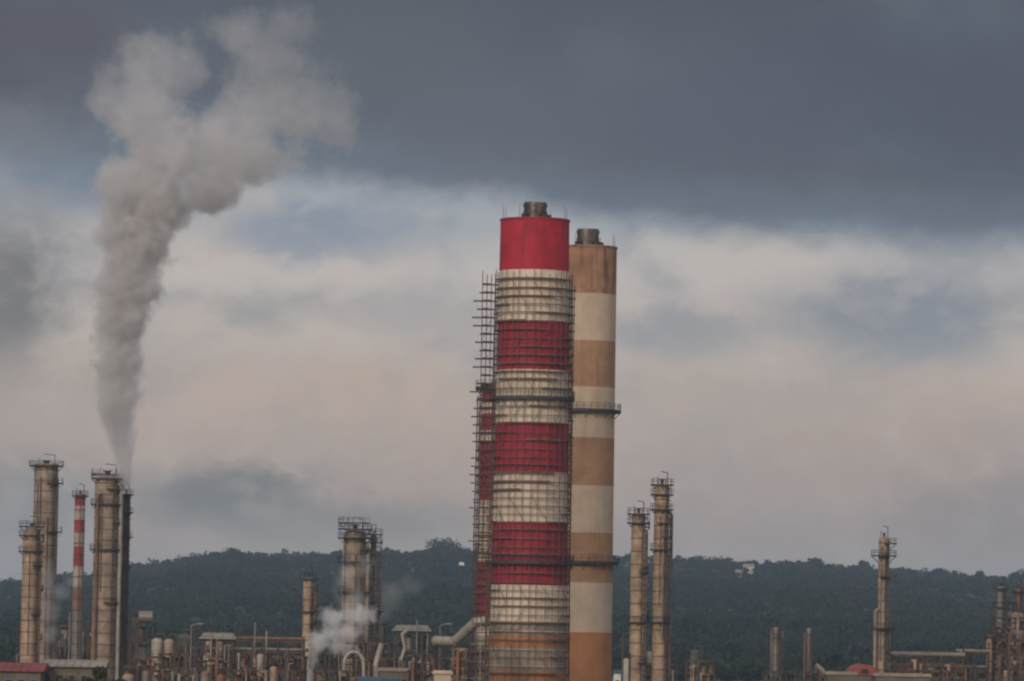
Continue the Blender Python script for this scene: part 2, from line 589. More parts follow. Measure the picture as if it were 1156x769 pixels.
def mesh_from_tris(name, T, m):
    nt = len(T)
    me = bpy.data.meshes.new(name)
    me.vertices.add(nt * 3)
    me.vertices.foreach_set('co', T.reshape(-1).astype(np.float32))
    me.loops.add(nt * 3)
    me.loops.foreach_set('vertex_index', np.arange(nt * 3, dtype=np.int32))
    me.polygons.add(nt)
    me.polygons.foreach_set('loop_start', np.arange(0, nt * 3, 3, dtype=np.int32))
    me.polygons.foreach_set('loop_total', np.full(nt, 3, dtype=np.int32))
    me.update()
    me.validate()
    me.materials.append(m)
    return me


protos = [crown_proto(5.2, 9.5, 110, 0.95, s, 5) for s in range(6)]
allT = []
N = 0
y = 870.0 * SCL
while y < RID_D + 70:
    dyr = 17 + (y - 870 * SCL) * 0.004
    half = y * 0.125 + 40
    n = int(2 * half / 9.5)
    xs = np.linspace(-half, half, n) + rng.normal(0, 3.5, n)
    ys = y + rng.uniform(-9, 9, n)
    for x_, y_ in zip(xs, ys):
        if y_ < HILL0 and rng.random() < 0.35:
            continue
        z_ = float(max(terrain_z(np.array(x_), np.array(y_)), 0)) if y_ > HILL0 else 0.0
        sc = rng.uniform(0.6, 1.15) * (0.85 if y_ < 1100 else 1.0)
        a = rng.uniform(0, 6.28)
        ca, sa = math.cos(a) * sc, math.sin(a) * sc
        R = np.array([[ca, -sa, 0], [sa, ca, 0], [0, 0, sc * rng.uniform(0.8, 1.2)]])
        allT.append(protos[rng.integers(0, 6)] @ R.T + [x_, y_, z_ - 1.0])
        N += 1
    y += dyr
T = np.concatenate(allT)
print('forest trees', N, 'tris', len(T))
fo = bpy.data.objects.new('forest', mesh_from_tris('forest', T, leaf_m))
C.objects.link(fo)
tag(fo, 'dark green forest covering the long hill behind the refinery', 'forest', kind='stuff')


def ridge_tree(px, top_py, wpx, label, seed, D=2490):
    top = W(px, top_py, D)
    gz = float(terrain_z(np.array(top.x), np.array(D * SCL)))
    h = top.z - gz
    r = wpx * 0.5 * mpp(D)
    t = thing('tree', label, 'tree', (top.x, D * SCL, gz), 'single trees standing up from the ridge line')
    mb = MB().cyl((0, 0, -1), (0, 0, h * 0.55), 0.5, 0.25, 7)
    for k in range(4):
        a = k * 1.6 + seed
        mb.cyl((0, 0, h * (0.3 + 0.06 * k)), (math.cos(a) * r * 0.6, math.sin(a) * r * 0.6, h * (0.6 + 0.07 * k)), 0.2, 0.08, 5)
    mb.build('trunk', bark, t)
    cr = bpy.data.objects.new('crown', mesh_from_tris('crown', crown_proto(r, h * 0.9, 1100, 0.9, seed, 9), leaf_m))
    C.objects.link(cr)
    cr.parent = t


for px, py, wp, lb in [
    (497, 612, 34, 'broad tree on the highest point of the ridge left of the striped chimney'),
    (263, 620, 22, 'low rounded tree on the ridge above the left pipe bridge'),
    (921, 629, 16, 'bushy double tree on the ridge right of the twin slim columns'),
    (975, 631, 9, 'small pointed tree on the ridge just left of the lone platform stack'),
    (1062, 641, 14, 'low wide tree on the ridge midway between lone stack and right edge'),
    (1106, 643, 10, 'slender tree on the ridge above the tan column of the right plant'),
    (1150, 643, 18, 'tall bushy tree on the ridge at the right edge of the photo'),
    (716, 624, 14, 'tree top on the ridge just behind the shorter of the two slim columns'),
    (155, 634, 12, 'tree on the sloping ridge just right of the steaming column')]:
    ridge_tree(px, py, wp, lb, int(px))

# pale houses far up on the hill
def far_house(px, py, wpx, hpx, label, roofm, D=2150):
    D = 1500.0
    while D < 2480:
        p = W(px, py, D)
        gz = float(terrain_z(np.array(p.x), np.array(D * SCL)))
        if gz + 5.5 >= p.z:
            break
        D += 10
    base = p.z - hpx * mpp(D) * 0.5
    wd, ht = wpx * mpp(D), max(4.0, hpx * mpp(D))
    top = p.z + hpx * mpp(D) * 0.5
    gz -= 2
    t = thing('hill_house', label, 'house', (p.x, D * SCL, gz), 'pale houses among the hill trees')
    hh = top - gz
    MB().box((0, 0, hh / 2), (wd, 9, hh)).build('wall', wall_white, t)
    mb = MB()
    b = 0
    mb.v = [(-wd / 2 - .6, -5.2, hh + .01), (wd / 2 + .6, -5.2, hh + .01), (wd / 2 + .6, 5.2, hh + .01), (-wd / 2 - .6, 5.2, hh + .01), (-wd / 2, 0, hh + 2.6), (wd / 2, 0, hh + 2.6)]
    for q in ((0, 1, 5, 4), (2, 3, 4, 5), (1, 2, 5), (3, 0, 4), (3, 2, 1, 0)):
        mb.face(list(q))
    mb.build('roof', roofm, t)
    for k in range(3):
        MB().box((-wd / 2 + wd * (k + 0.5) / 3, -4.55, hh - 2.2), (wd / 8, 0.12, 1.6)).build('window', glass_dark, t)


far_house(845, 642, 12, 4, 'pale house high on the forested hill, right of the slim columns', pale_roof)
far_house(834, 648, 7, 3, 'smaller pale house just below left of its neighbour on the hill', pale_roof)
far_house(521, 640, 5, 3, 'lone pale hut on the hillside left of the striped chimney', wall_white)


# ------------------------------------------------------------------ the three banded chimneys
def chimney(name, label, px, top_py, w_top, D, bands, taper, flue, rings, extra=None, base_w=None):
    """bands: list of (py of the lower edge, material index)"""
    top = W(px, top_py, D)
    k = mpp(D)
    H = top.z
    r_top = w_top / 2 * k
    t = thing(name, label, 'chimney', (top.x, D * SCL, 0), 'big banded chimneys')
    zs = [H] + [W(px, py, D).z for py, _ in bands]
    mi = [m for _, m in bands]
    zs.append(0.0)
    mi.append(len(MAT_CH) - 1)
    rad = lambda z: r_top + (H - z) * taper
    prof, ms = [], []
    for j in range(len(zs) - 1):
        prof.append((rad(zs[j]), zs[j]))
        ms.append(mi[j])
    prof.append((rad(0), 0))
    prof_m = [(r, z) for r, z in prof]
    mb = MB()
    mb.lathe(prof_m, 56, mats=ms)
    mb.lathe([(0.01, H), (r_top, H)], 56, mats=[len(MAT_CH) - 1])
    sh = mb.build('shaft', MAT_CH, t)
    for p in sh.data.polygons:
        pass
    # coping with lightning rods
    cp = MB().annulus(r_top - 0.5, r_top + 0.12, H + 0.003, H + 0.35, n=56)
    cp.build('coping', flue['cap'], t)
    for j in range(8):
        a = j * math.pi / 4 + 0.3
        MB().cyl((r_top * 0.97 * math.cos(a), r_top * 0.97 * math.sin(a), H + .35), (r_top * 0.97 * math.cos(a), r_top * 0.97 * math.sin(a), H + 2.6), 0.05, 0.03, 5).build('lightning_rod', steel_dark, t)
    if flue.get('w'):
        fr = flue['w'] / 2 * k
        fh = W(px, flue['py'], D).z
        f = MB().cyl((0, 0, H - 1), (0, 0, fh), fr, fr, 28, False)
        f.lathe([(fr, fh), (fr - 0.12, fh), (fr - 0.12, H)], 28)
        f.annulus(fr, fr + 0.14, fh - 0.7, fh - 0.4, n=28).annulus(fr, fr + 0.14, H + (fh - H) * .45, H + (fh - H) * .45 + .25, n=28)
        f = f.build('flue', flue_metal, t)
        for a in (0.3, 2.1, 3.9, 5.4):
            MB().box((fr * 0.5 * math.cos(a) * 2.4, fr * 0.5 * math.sin(a) * 2.4, H + 0.8), (0.9, 0.9, 0.9), rz=a).build('vent_box', steel_dark, t)
    for py in rings:
        z = W(px, py, D).z
        platform(t, z, rad(z), rad(z) + 1.15, m=steel_dark, th=0.55)
    ladder(t, rad(H / 2) + 0.6, math.radians(105), 5, H)
    return t, H, rad


MAT_CH = [red_paint, red_dull, white_paint, cream, brown, brown_or, brown_stain, concrete]
c1, H1, rad1 = chimney('striped_chimney', 'tallest red and white chimney wrapped in scaffolding, bright red top', 604, 250.5, 78, 450,
    [(307, 0), (364, 2), (419, 1), (478, 2), (534, 1), (591, 2), (661, 1), (702, 2), (718, 7), (731, 5), (757, 7), (772, 5), (800, 7)],
    0.0085, {'w': 26, 'py': 229, 'cap': red_dull}, [449, 634])
c2, H2, rad2 = chimney('striped_chimney', 'brown and cream banded chimney on the right, without scaffolding', 663.5, 281, 66, 480,
    [(333, 6), (386, 3), (438, 4), (495, 3), (549, 4), (602, 3), (658, 4), (714, 3), (770, 5), (830, 3)],
    0.003, {'w': 25, 'py': 259, 'cap': brown_stain}, [463, 634])
c3, H3, rad3 = chimney('striped_chimney', 'shorter dark red and white chimney half hidden behind the tallest one', 573, 437, 58, 474,
    [(456, 1), (468, 2), (487, 1), (499, 2), (566, 1), (635, 2), (698, 1), (722, 2), (760, 7)],
    0.010, {'cap': steel_dark}, [437.5, 702])


# ---- scaffolding
def ring_scaffold(label, cth, D, px, py_top, radf, z_bot_h, H, gapf, nup, step, split_py=None):
    x, yv = cth.location.x, cth.location.y
    ztop = W(px, py_top, D).z
    t = thing('scaffolding', label, 'scaffolding', (x, yv, 0), 'scaffolding on the chimneys')
    z = 2.0
    zsplit = W(px, split_py, D).z if split_py else -1
    k = 0
    r0s = []
    while z < ztop:
        r = radf(z) + gapf
        low = z < zsplit
        mb = MB()
        th = random.uniform(0.05, 0.09)
        mb.annulus(r - 0.07, r + 0.07, z - th, z + th, n=nup)
        mb.build('ledger_ring', scaf_light if (low and k % 2) else scaf_dark, t)
        # boarded lift, uneven so that it looks laid by hand
        a = random.uniform(0, 6.28)
        if z > 8 or True:
            dk = MB()
            dk.annulus(r - 0.5, r - 0.1, z + 0.08, z + random.choice((0.14, 0.16, 0.26)), a, a + random.uniform(1.5, 5.2), 22)
            dk.build('board_walk', planks, t)
        z += step * random.uniform(0.9, 1.1)
        k += 1
    for q in range(nup):
        a = 2 * math.pi * (q + random.uniform(-0.14, 0.14)) / nup
        mb = MB()
        for rr in (gapf,):
            zt = ztop + random.uniform(-0.4, 0.9)
            r1, r0 = radf(ztop) + rr, radf(0) + rr + random.uniform(-.1, .1)
            rs = radf(max(zsplit, 0)) + rr
            mb.cyl((r0 * math.cos(a), r0 * math.sin(a), 0), (r1 * math.cos(a), r1 * math.sin(a), zt), 0.065, None, 5)
        mb.build('upright', scaf_dark, t)
    for q in range(0, nup, 3):
        br = MB()
        zz, fl = 2.0, 0
        while zz < ztop - 6:
            qa, qb = (q, q + 3) if fl % 2 == 0 else (q + 3, q)
            a, b = 2 * math.pi * qa / nup, 2 * math.pi * qb / nup
            ra, rb = radf(zz) + gapf + .1, radf(zz + 6) + gapf + .1
            br.cyl((ra * math.cos(a), ra * math.sin(a), zz), (rb * math.cos(b), rb * math.sin(b), zz + 6), 0.05, None, 4)
            zz += 6
            fl += 1
        br.build('cross_brace', scaf_dark, t)
    return t


STEP = 1.42
ring_scaffold('curved scaffolding wrapped round the tallest red and white chimney', c1, 450, 604, 311, rad1, 0, H1, 0.62, 32, STEP, 700)
ring_scaffold('curved scaffolding wrapped round the shorter half hidden chimney', c3, 474, 573, 446, rad3, 0, H3, 0.75, 30, STEP * 1.06, 700)


def scaffold_tower(label, x0, x1, py_top, D, depth, nx_, step, jut=0.0, lightness=0, zb=0.0):
    p0, p1 = W(x0, py_top, D), W(x1, py_top, D)
    cx = (p0.x + p1.x) / 2
    wd = p1.x - p0.x
    H = p0.z
    t = thing('scaffold_tower', label, 'scaffolding', (cx, D * SCL, 0), 'scaffold towers beside the chimneys')
    for i in range(nx_):
        for j in (0, 1):
            xx = -wd / 2 + wd * i / (nx_ - 1)
            yy = -depth / 2 + depth * j
            MB().cyl((xx, yy, 0), (xx, yy, H + random.uniform(-1, 1)), 0.075, None, 5).build('upright', [scaf_dark, scaf_light, steel_rust][(i + j) % 3 if lightness else 0], t)
    z = 2.0
    k = 0
    lv = []
    while z < H - 0.3:
        lv.append(z)
        z += step
    # the top hundred lifts at most as single parts
    for k, z in enumerate(lv):
        mb = MB()
        jl, jr = random.uniform(0, jut), random.uniform(0, jut * 0.4)
        for yy in (-depth / 2, depth / 2):
            mb.bar((-wd / 2 - jl, yy, z), (wd / 2 + jr, yy, z), 0.13)
        for i in range(nx_):
            xx = -wd / 2 + wd * i / (nx_ - 1)
            mb.bar((xx, -depth / 2 - 0.2, z + .05), (xx, depth / 2 + 0.2, z + .05), 0.09)
        mb.build('ledger', scaf_dark, t)
        if random.random() < 0.75:
            a = random.uniform(0.1, 0.5) * wd
            MB().box(((wd / 2 - a) - (wd - a) / 2 * 0.9, 0, z + 0.15), ((wd - a) * 0.95, depth * 0.9, 0.09)).build('board_walk', planks, t)
    mb = MB()
    for k in range(0, len(lv) - 4, 4):
        s = 1 if (k // 4) % 2 else -1
        mb.cyl((-wd / 2 * s, -depth / 2 - .1, lv[k]), (wd / 2 * s, -depth / 2 - .1, lv[k + 4]), 0.05, None, 4)
    mb.build('cross_brace', scaf_dark, t)
    return t


scaffold_tower('slim dark scaffold tower standing against the left side of the tallest chimney', 545, 560, 312, 455, 2.2, 4, STEP, 1.9)
scaffold_tower('narrow rusty scaffold tower in the gap between red and brown chimneys', 641.5, 648.5, 322, 461, 1.6, 3, STEP, 0.9, 1)
scaffold_tower('pale low scaffold tower at the foot of the chimneys, left side', 538, 553, 700, 440, 2.4, 4, STEP, 0.2, 1)


# ------------------------------------------------------------------ process columns
def column(label, px, py, wpx, D, shell=clad_tan, plats=(), halves=(), pipes=(), cap='dome', group=None, name='process_column',
           trim=None, lad=True, bands=None, flare=0.9, zig=0, cat='column', rodh=0):
    top = W(px, py, D)
    k = mpp(D)
    r = wpx / 2 * k
    H = top.z
    t = thing(name, label, cat, (top.x, D * SCL, 0), group)
    head = r * 0.55 if cap == 'dome' else 0.0
    body = H - head
    mb = MB()
    mats = [shell]
    if bands:
        mats = [b[1] for b in bands]
        zs = [body] + [W(px, b[0], D).z for b in bands]
        zs[-1] = 0.0
        mb.lathe([(r, z) for z in zs], 24, mats=list(range(len(bands))))
    else:
        mb.lathe([(r, body), (r, 0)], 24)
    if head:
        mb.lathe([(0.01, H)] + [(r * math.sin(a), body + head * math.cos(a)) for a in (0.35, 0.7, 1.05, 1.35)] + [(r, body)], 24)
    else:
        mb.lathe([(0.01, H - .6), (r * 0.85, H - .6), (r * 0.85, H), (r, H)], 24)
    mb.build('shell', mats, t)
    # cladding straps
    st = MB()
    z = 3.0
    while z < body:
        st.annulus(r + 0.003, r + 0.06, z - 0.09, z + 0.09, n=24)
        z += 2.6
    st.build('strap', trim or steel_rust, t)
    for p_ in plats:
        z = W(px, p_, D).z
        platform(t, z, r, r + flare, m=steel_dark)
    for (p_, a0, a1) in halves:
        z = W(px, p_, D).z
        platform(t, z, r, r + flare, math.radians(a0), math.radians(a1), m=steel_rust)
    if zig:
        # staggered rest platforms down the ladder side
        z = body - 2
        s = 0
        while z > 8:
            a = -75 if s % 2 else -30
            platform(t, z, r, r + 0.9, math.radians(a), math.radians(a + 55), m=steel_dark, rail=True)
            z -= zig
            s += 1
    if lad:
        ladder(t, r, math.radians(-50), 4, body)
    for (off, py_t, wp, m_, yo) in pipes:
        zt = W(px, py_t, D).z
        xo = off * k
        rr = wp / 2 * k
        pm = MB().cyl((xo, yo, 0), (xo, yo, zt - rr), rr, None, 12)
        # elbow into the column head
        sgn = -1 if xo > 0 else 1
        prev = Vector((xo, yo, zt - rr))
        R = rr * 1.8
        for q in range(1, 6):
            a = q * math.pi / 10
            cur_ = Vector((xo + sgn * R * (1 - math.cos(a)), yo, zt - rr + R * math.sin(a)))
            pm.cyl(prev, cur_, rr, None, 12)
            prev = cur_
        pm.cyl(prev, (sgn * -r * 0.4 if abs(xo) > r else 0, yo * 0.5, prev.z), rr, None, 12)
        pm.build('riser_pipe', m_, t)
        n = int(zt / 6)
        bk = MB()
        for q in range(1, n):
            bk.bar((xo, yo, q * 6.0), (0, 0, q * 6.0), 0.12)
        bk.build('pipe_bracket', steel_dark, t)
    for q in range(random.choice((1, 2, 3))):
        a = math.radians(random.uniform(-150, -20))
        z0, z1 = body * random.uniform(0.0, 0.5), body * random.uniform(0.75, 0.99)
        rc = random.choice((0.08, 0.12, 0.18))
        rq = r + rc + 0.12
        MB().cyl((rq * math.cos(a), rq * math.sin(a), z0), (rq * math.cos(a), rq * math.sin(a), z1), rc, None, 8).cyl((rq * math.cos(a), rq * math.sin(a), z1), (r * .5 * math.cos(a), r * .5 * math.sin(a), z1), rc, None, 8).build('conduit', random.choice([clad_rust, clad_dark, steel_rust, clad_grey]), t)
    # nozzle and davit on the head
    nz = MB().cyl((0, 0, H - 0.3), (0, 0, H + 0.9), r * 0.22, None, 10).annulus(r * 0.22, r * 0.36, H + 0.7, H + 0.9, n=10)
    nz.build('nozzle', steel_dark, t)
    dv = MB().cyl((r * 0.7, 0, body), (r * 0.7, 0, H + 2.2), 0.09, None, 6).cyl((r * 0.7, 0, H + 2.2), (-r * 0.2, 0, H + 2.4), 0.08, None, 6)
    dv.cyl((-r * .6, 0.2, body), (-r * .6, 0.2, H + 1.6 + rodh), 0.06, None, 6)
    dv.build('davit', steel_dark, t)
    return t


GL = 'columns and stacks of the left plant'
column('short tan column at far left with dark cage top and staggered ladders', 36, 595, 20, 600, clad_warm,
       plats=(594, 604, 622), pipes=((11, 612, 3, clad_rust, -1),), zig=5.5, group=GL)
column('tall grey tan column with a wide railed platform on its flat top', 52.5, 524, 27, 640, clad_tan,
       plats=(525.5,), halves=((545, -80, 20), (600, -80, 20), (655, -80, 10)), pipes=((13, 540, 4, clad_dark, -1.5),), cap='flat', group=GL, flare=1.3)
column('thin red and white banded stack between two thick tan columns', 90.5, 558, 12, 620, clad_grey,
       plats=(559.5,), cap='flat', group=GL, flare=0.7, name='banded_stack', cat='stack',
       bands=[(571, red_faded), (587, pink_white), (600, red_faded), (617, pink_white), (638, red_faded), (665, pink_white), (690, red_grey), (800, clad_grey)], trim=steel_dark, lad=False)
column('thickest tan column, the one with the tall steam plume above it', 121.5, 536, 28, 600, clad_tan,
       plats=(540, 569, 620), halves=((535, 20, 200), (552, -90, 60), (590, -60, 60), (680, -90, 40)),
       pipes=((16, 548, 4.5, clad_pale, -1.2), (-9, 560, 3, clad_rust, -3)), group=GL, flare=0.9)
column('dark brown slender column hugging the right side of the steaming tan column', 143, 557, 8, 606, steel_rust,
       plats=(558, 578, 606, 640), halves=((700, -120, 60),), group=GL, flare=0.8, lad=True)
GM = 'columns of the middle plant'
column('slim tan column left of the large steam wrapped column', 348.5, 652, 12, 560, clad_warm, plats=(653, 690),
       pipes=((8, 670, 3, clad_rust, -.8),), group=GM, zig=7)
column('large steam wrapped column with bulky crown platforms in the middle plant', 401, 597, 25, 580, clad_tan,
       plats=(597, 607, 634, 668), halves=((590, 100, 330), (620, -60, 60), (700, -90, 90)), group=GM, flare=1.35,
       pipes=((15, 618, 4, clad_tan, -1), (-12, 604, 2.5, clad_tan, -1.5)), rodh=1)
column('pale riser column with elbow top just right of the steam wrapped column', 422, 604, 6.5, 582, clad_pale,
       plats=(603, 612), halves=((680, -120, 30),), group=GM, flare=1.4)
column('thin grey riser standing furthest right beside the steam wrapped column', 429.5, 622, 4, 586, clad_grey,
       plats=(690,), group=GM, flare=0.7, lad=False)
GR = 'slim columns right of the chimneys'
column('shorter of the two slim tan columns right of the chimneys', 721, 579, 16, 530, clad_warm,
       plats=(580, 590, 702), pipes=((9.5, 600, 3, clad_rust, -1),), group=GR, flare=0.9, zig=9)
column('taller of the two slim tan columns, with dark cage top', 747.5, 546, 17, 530, clad_warm,
       plats=(547, 558, 575, 620, 702), halves=((590, -120, 0), (605, -90, 60)), pipes=((11, 580, 4, clad_dark, -.6),), group=GR, flare=0.8)
column('lone slim stack with a flared platform near its top, right half of photo', 998, 606, 12, 600, clad_warm,
       plats=(627, 709), halves=((613, -90, 90), (650, -120, 0), (735, -60, 120)), pipes=((-9, 690, 4, clad_tan, -1), (8, 700, 2.5, clad_dark, -1)), group=GR, flare=1.7)
GS = 'short thin columns in front of the hill'
column('faint grey tan column, left one of the short pair before the hill', 876, 708, 6.5, 690, clad_grey, plats=(720,), group=GS, flare=.6,
       pipes=((-5, 712, 3, clad_rust, -.5),))
column('thin dark grey column touching the right side of the short pair', 884, 712, 4, 694, clad_dark, group=GS, lad=False)
column('short grey tan column standing alone between the short pair and the red roof', 913.5, 709, 5.5, 690, clad_grey, group=GS, flare=.6,
       pipes=((-5, 716, 2.5, clad_rust, -.5),))
column('bright tan column at the left corner of the far right plant', 1117.5, 717, 8, 560, clad_warm, plats=(718,), group='columns of the far right plant', flare=.8)
column('grey pink column rising out of the far right plant', 1130, 662, 9, 600, clad_grey, plats=(664, 685), group='columns of the far right plant', flare=1.0,
       pipes=((7, 672, 3, clad_dark, -.5),))
column('tiny orange tan pipe column low in the far right plant', 1135.5, 757, 5, 500, clad_warm, group='columns of the far right plant', lad=False)


# ------------------------------------------------------------------ racks, frames, vessels, buildings
def steel_frame(label, x0, x1, py, D, depth=6.0, levels=(0.25, 0.5, 0.75, 1.0), nb=3, m=steel_rust, fill=None, cover=None, name='steel_frame', group='open steel frames', rail=True):
    p0, p1 = W(x0, py, D), W(x1, py, D)
    wd = p1.x - p0.x
    H = (p0.z + p1.z) / 2
    t = thing(name, label, 'steel frame', ((p0.x + p1.x) / 2, D * SCL, 0), group)
    for i in range(nb):
        for j in (-1, 1):
            MB().box((-wd / 2 + wd * i / (nb - 1), j * depth / 2, H / 2), (0.24, 0.24, H)).build('post', m, t)
    for k, f in enumerate(levels):
        z = H * f
        mb = MB()
        for j in (-1, 1):
            mb.box((0, j * (depth / 2 - .01), z - 0.2), (wd + 0.5, 0.26, 0.36))
        for i in range(nb):
            mb.box((-wd / 2 + wd * i / (nb - 1), 0, z - 0.22), (0.24, depth - .4, 0.3))
        mb.box((0, 0, z + 0.03), (wd + 0.3, depth - .3, 0.08))
        d = mb.build('deck', m, t)
        if rail:
            rb = MB()
            nn = max(3, int(wd / 1.6))
            for q in range(nn + 1):
                xx = -wd / 2 + wd * q / nn
                rb.bar((xx, -depth / 2 - .2, z), (xx, -depth / 2 - .2, z + 1.1), 0.06)
            for hh in (0.55, 1.1):
                rb.bar((-wd / 2, -depth / 2 - .2, z + hh), (wd / 2, -depth / 2 - .2, z + hh), 0.06)
            rb.build('railing', steel_dark, d)
    mb = MB()
    lv = [0] + [H * f for f in levels]
    for k in range(len(lv) - 1):
        i = k % (nb - 1)
        xa, xb = -wd / 2 + wd * i / (nb - 1), -wd / 2 + wd * (i + 1) / (nb - 1)
        mb.bar((xa, -depth / 2, lv[k]), (xb, -depth / 2, lv[k + 1]), 0.12)
        mb.bar((xb, -depth / 2, lv[k]), (xa, -depth / 2, lv[k + 1]), 0.12)
    mb.build('cross_brace', m, t)
    # plant carried inside the frame: drums on the decks, vertical pipes
    for k in range(len(levels) - 1):
        z = H * levels[k] + 0.1
        gap = H * (levels[k + 1] - levels[k]) - 0.7
        if gap < 1.2:
            continue
        xx = -wd / 2 + 0.6
        while xx < wd / 2 - 0.8:
            ww = random.uniform(0.8, 2.4)
            mm = random.choice(fill or [clad_tan, clad_grey, clad_pale, clad_rust, clad_dark])
            if random.random() < 0.5:
                rr = min(gap * 0.42, ww * 0.5)
                MB().cyl((xx + rr, 0, z), (xx + rr, 0, z + gap * 0.8), rr, None, 14).lathe([(rr, z + gap * .8), (rr * .7, z + gap * .9), (.01, z + gap * .95)], 14, c=(xx + rr, 0)).build('vessel', mm, t)
            elif random.random() < 0.7:
                rr = gap * 0.3
                MB().cyl((xx, -depth * .3, z + rr + .4), (xx + ww, -depth * .3, z + rr + .4), rr, None, 14).box((xx + ww * .25, -depth * .3, z + .3), (.25, rr * 1.4, .6)).box((xx + ww * .75, -depth * .3, z + .3), (.25, rr * 1.4, .6)).build('drum', mm, t)
            else:
                MB().tube([(xx, -depth * .4, z), (xx, -depth * .4, z + gap * .6), (xx + ww, -depth * .4, z + gap * .6), (xx + ww, -depth * .4, z + gap)], 0.18, 8).build('pipe', mm, t)
            xx += ww + random.uniform(0.3, 1.4)
    xx = -wd / 2 + random.uniform(0.2, 1)
    nr = 0
    while xx < wd / 2 and nr < 60:
        rr = random.choice((0.07, 0.1, 0.14, 0.2, 0.3))
        zt = H * random.uniform(0.55, 1.0) + random.choice((0, 0, 0.6, 1.8))
        yy = -depth / 2 - random.uniform(0.3, 1.2)
        MB().cyl((xx, yy, 0), (xx, yy, zt), rr, None, 8).cyl((xx, yy, zt - rr), (xx + random.uniform(-1.5, 1.5), yy + 1.2, zt - rr), rr, None, 8).build('riser_pipe', random.choice(fill or [clad_tan, clad_grey, clad_rust, clad_dark, steel_rust]), t)
        xx += random.uniform(0.5, 1.9)
        nr += 1
    if cover:
        kind, mm = cover
        if kind == 'roof':
            rb = MB()
            a = wd / 2 + .6
            b = depth / 2 + .8
            rb.v = [(-a, -b, H + .1), (a, -b, H + .1), (a, b, H + .1), (-a, b, H + .1), (-a * .8, 0, H + 1.3), (a * .8, 0, H + 1.3)]
            for q in ((0, 1, 5, 4), (2, 3, 4, 5), (1, 2, 5), (3, 0, 4), (3, 2, 1, 0)):
                rb.face(list(q))
            rb.build('roof', mm, t)
        else:
            rr = 1.3
            MB().cyl((-wd * .4, 0, H + rr + .1), (wd * .4, 0, H + rr + .1), rr, None, 18).lathe([(0.01, 0)], 4).build('drum', mm, t)
    return t


def pipe_rack(label, x0, x1, py, D, mats, depth=5.0, tiers=2, m=steel_rust, post_px=26, tier_h=2.2, cat='pipe rack', name='pipe_rack', group='overhead pipe racks'):
    p0, p1 = W(x0, py, D), W(x1, py, D)
    a = math.atan2(0, 1)
    wd = p1.x - p0.x
    H = (p0.z + p1.z) / 2
    t = thing(name, label, cat, ((p0.x + p1.x) / 2, D * SCL, 0), group)
    nb = max(2, int((x1 - x0) / post_px) + 1)
    for i in range(nb):
        for j in (-1, 1):
            MB().box((-wd / 2 + wd * i / (nb - 1), j * depth / 2, (H - .4) / 2), (0.3, 0.3, H - .4)).build('post', m, t)
    for k in range(tiers):
        z = H - 0.4 - k * tier_h
        mb = MB()
        for i in range(nb):
            mb.box((-wd / 2 + wd * i / (nb - 1), 0, z - .15), (0.26, depth + .5, 0.3))
        for j in (-1, 1):
            mb.box((0, j * depth / 2, z - .12), (wd + .3, 0.22, 0.34))
        mb.build('beam', m, t)
        yy = -depth / 2 + 0.5
        q = 0
        while yy < depth / 2 - .3:
            rr = random.choice((0.13, 0.2, 0.28, 0.35))
            a_, b_ = -wd / 2 - random.uniform(0, 1), wd / 2 + random.uniform(0, 1)
            mb = MB().cyl((a_, yy, z + rr + .06), (b_, yy, z + rr + .06), rr, None, 10)
            for fx in np.arange(a_ + 2, b_, 6.0):
                mb.cyl((fx, yy, z + rr + .06), (fx + .15, yy, z + rr + .06), rr * 1.35, None, 10)
            mb.build('pipe', mats[(q + k) % len(mats)], t)
            yy += rr * 2 + random.uniform(0.2, 0.6)
            q += 1
    return t


def vessel(label, px, py, wpx, D, m, name='vessel', cat='vessel', group=None, legs=True, pipe=None):
    top = W(px, py, D)
    k = mpp(D)
    r = wpx / 2 * k
    H = top.z
    t = thing(name, label, cat, (top.x, D * SCL, 0), group)
    b = H - r * .6
    zb = 3.0 if legs else 0.0
    prof = [(0.01, H), (r * .5, H - r * .08), (r * .85, H - r * .3), (r, b), (r, zb + r * .5), (r * .7, zb + .15 * r), (0.01, zb)]
    MB().lathe(prof, 20).annulus(r + .002, r + .06, b - .4, b - .2, n=20).annulus(r + .002, r + .06, b * .6, b * .6 + .2, n=20).build('shell', m, t)
    if legs:
        for j in range(4):
            a = j * math.pi / 2 + .6
            MB().box((r * .85 * math.cos(a), r * .85 * math.sin(a), (zb + r) / 2), (.3, .3, zb + r)).build('leg', steel_dark, t)
    MB().cyl((0, 0, H - .1), (0, 0, H + .8), .2, None, 8).cyl((0, 0, H + .8), (r * 1.3, -.2, H + .8), .15, None, 8).cyl((r * 1.3, -.2, H + .8), (r * 1.3, -.2, 0), .15, None, 8).build('pipe', pipe or steel_rust, t)
    railing(t, r * .8, H - r * .2, h=1.0)
    return t


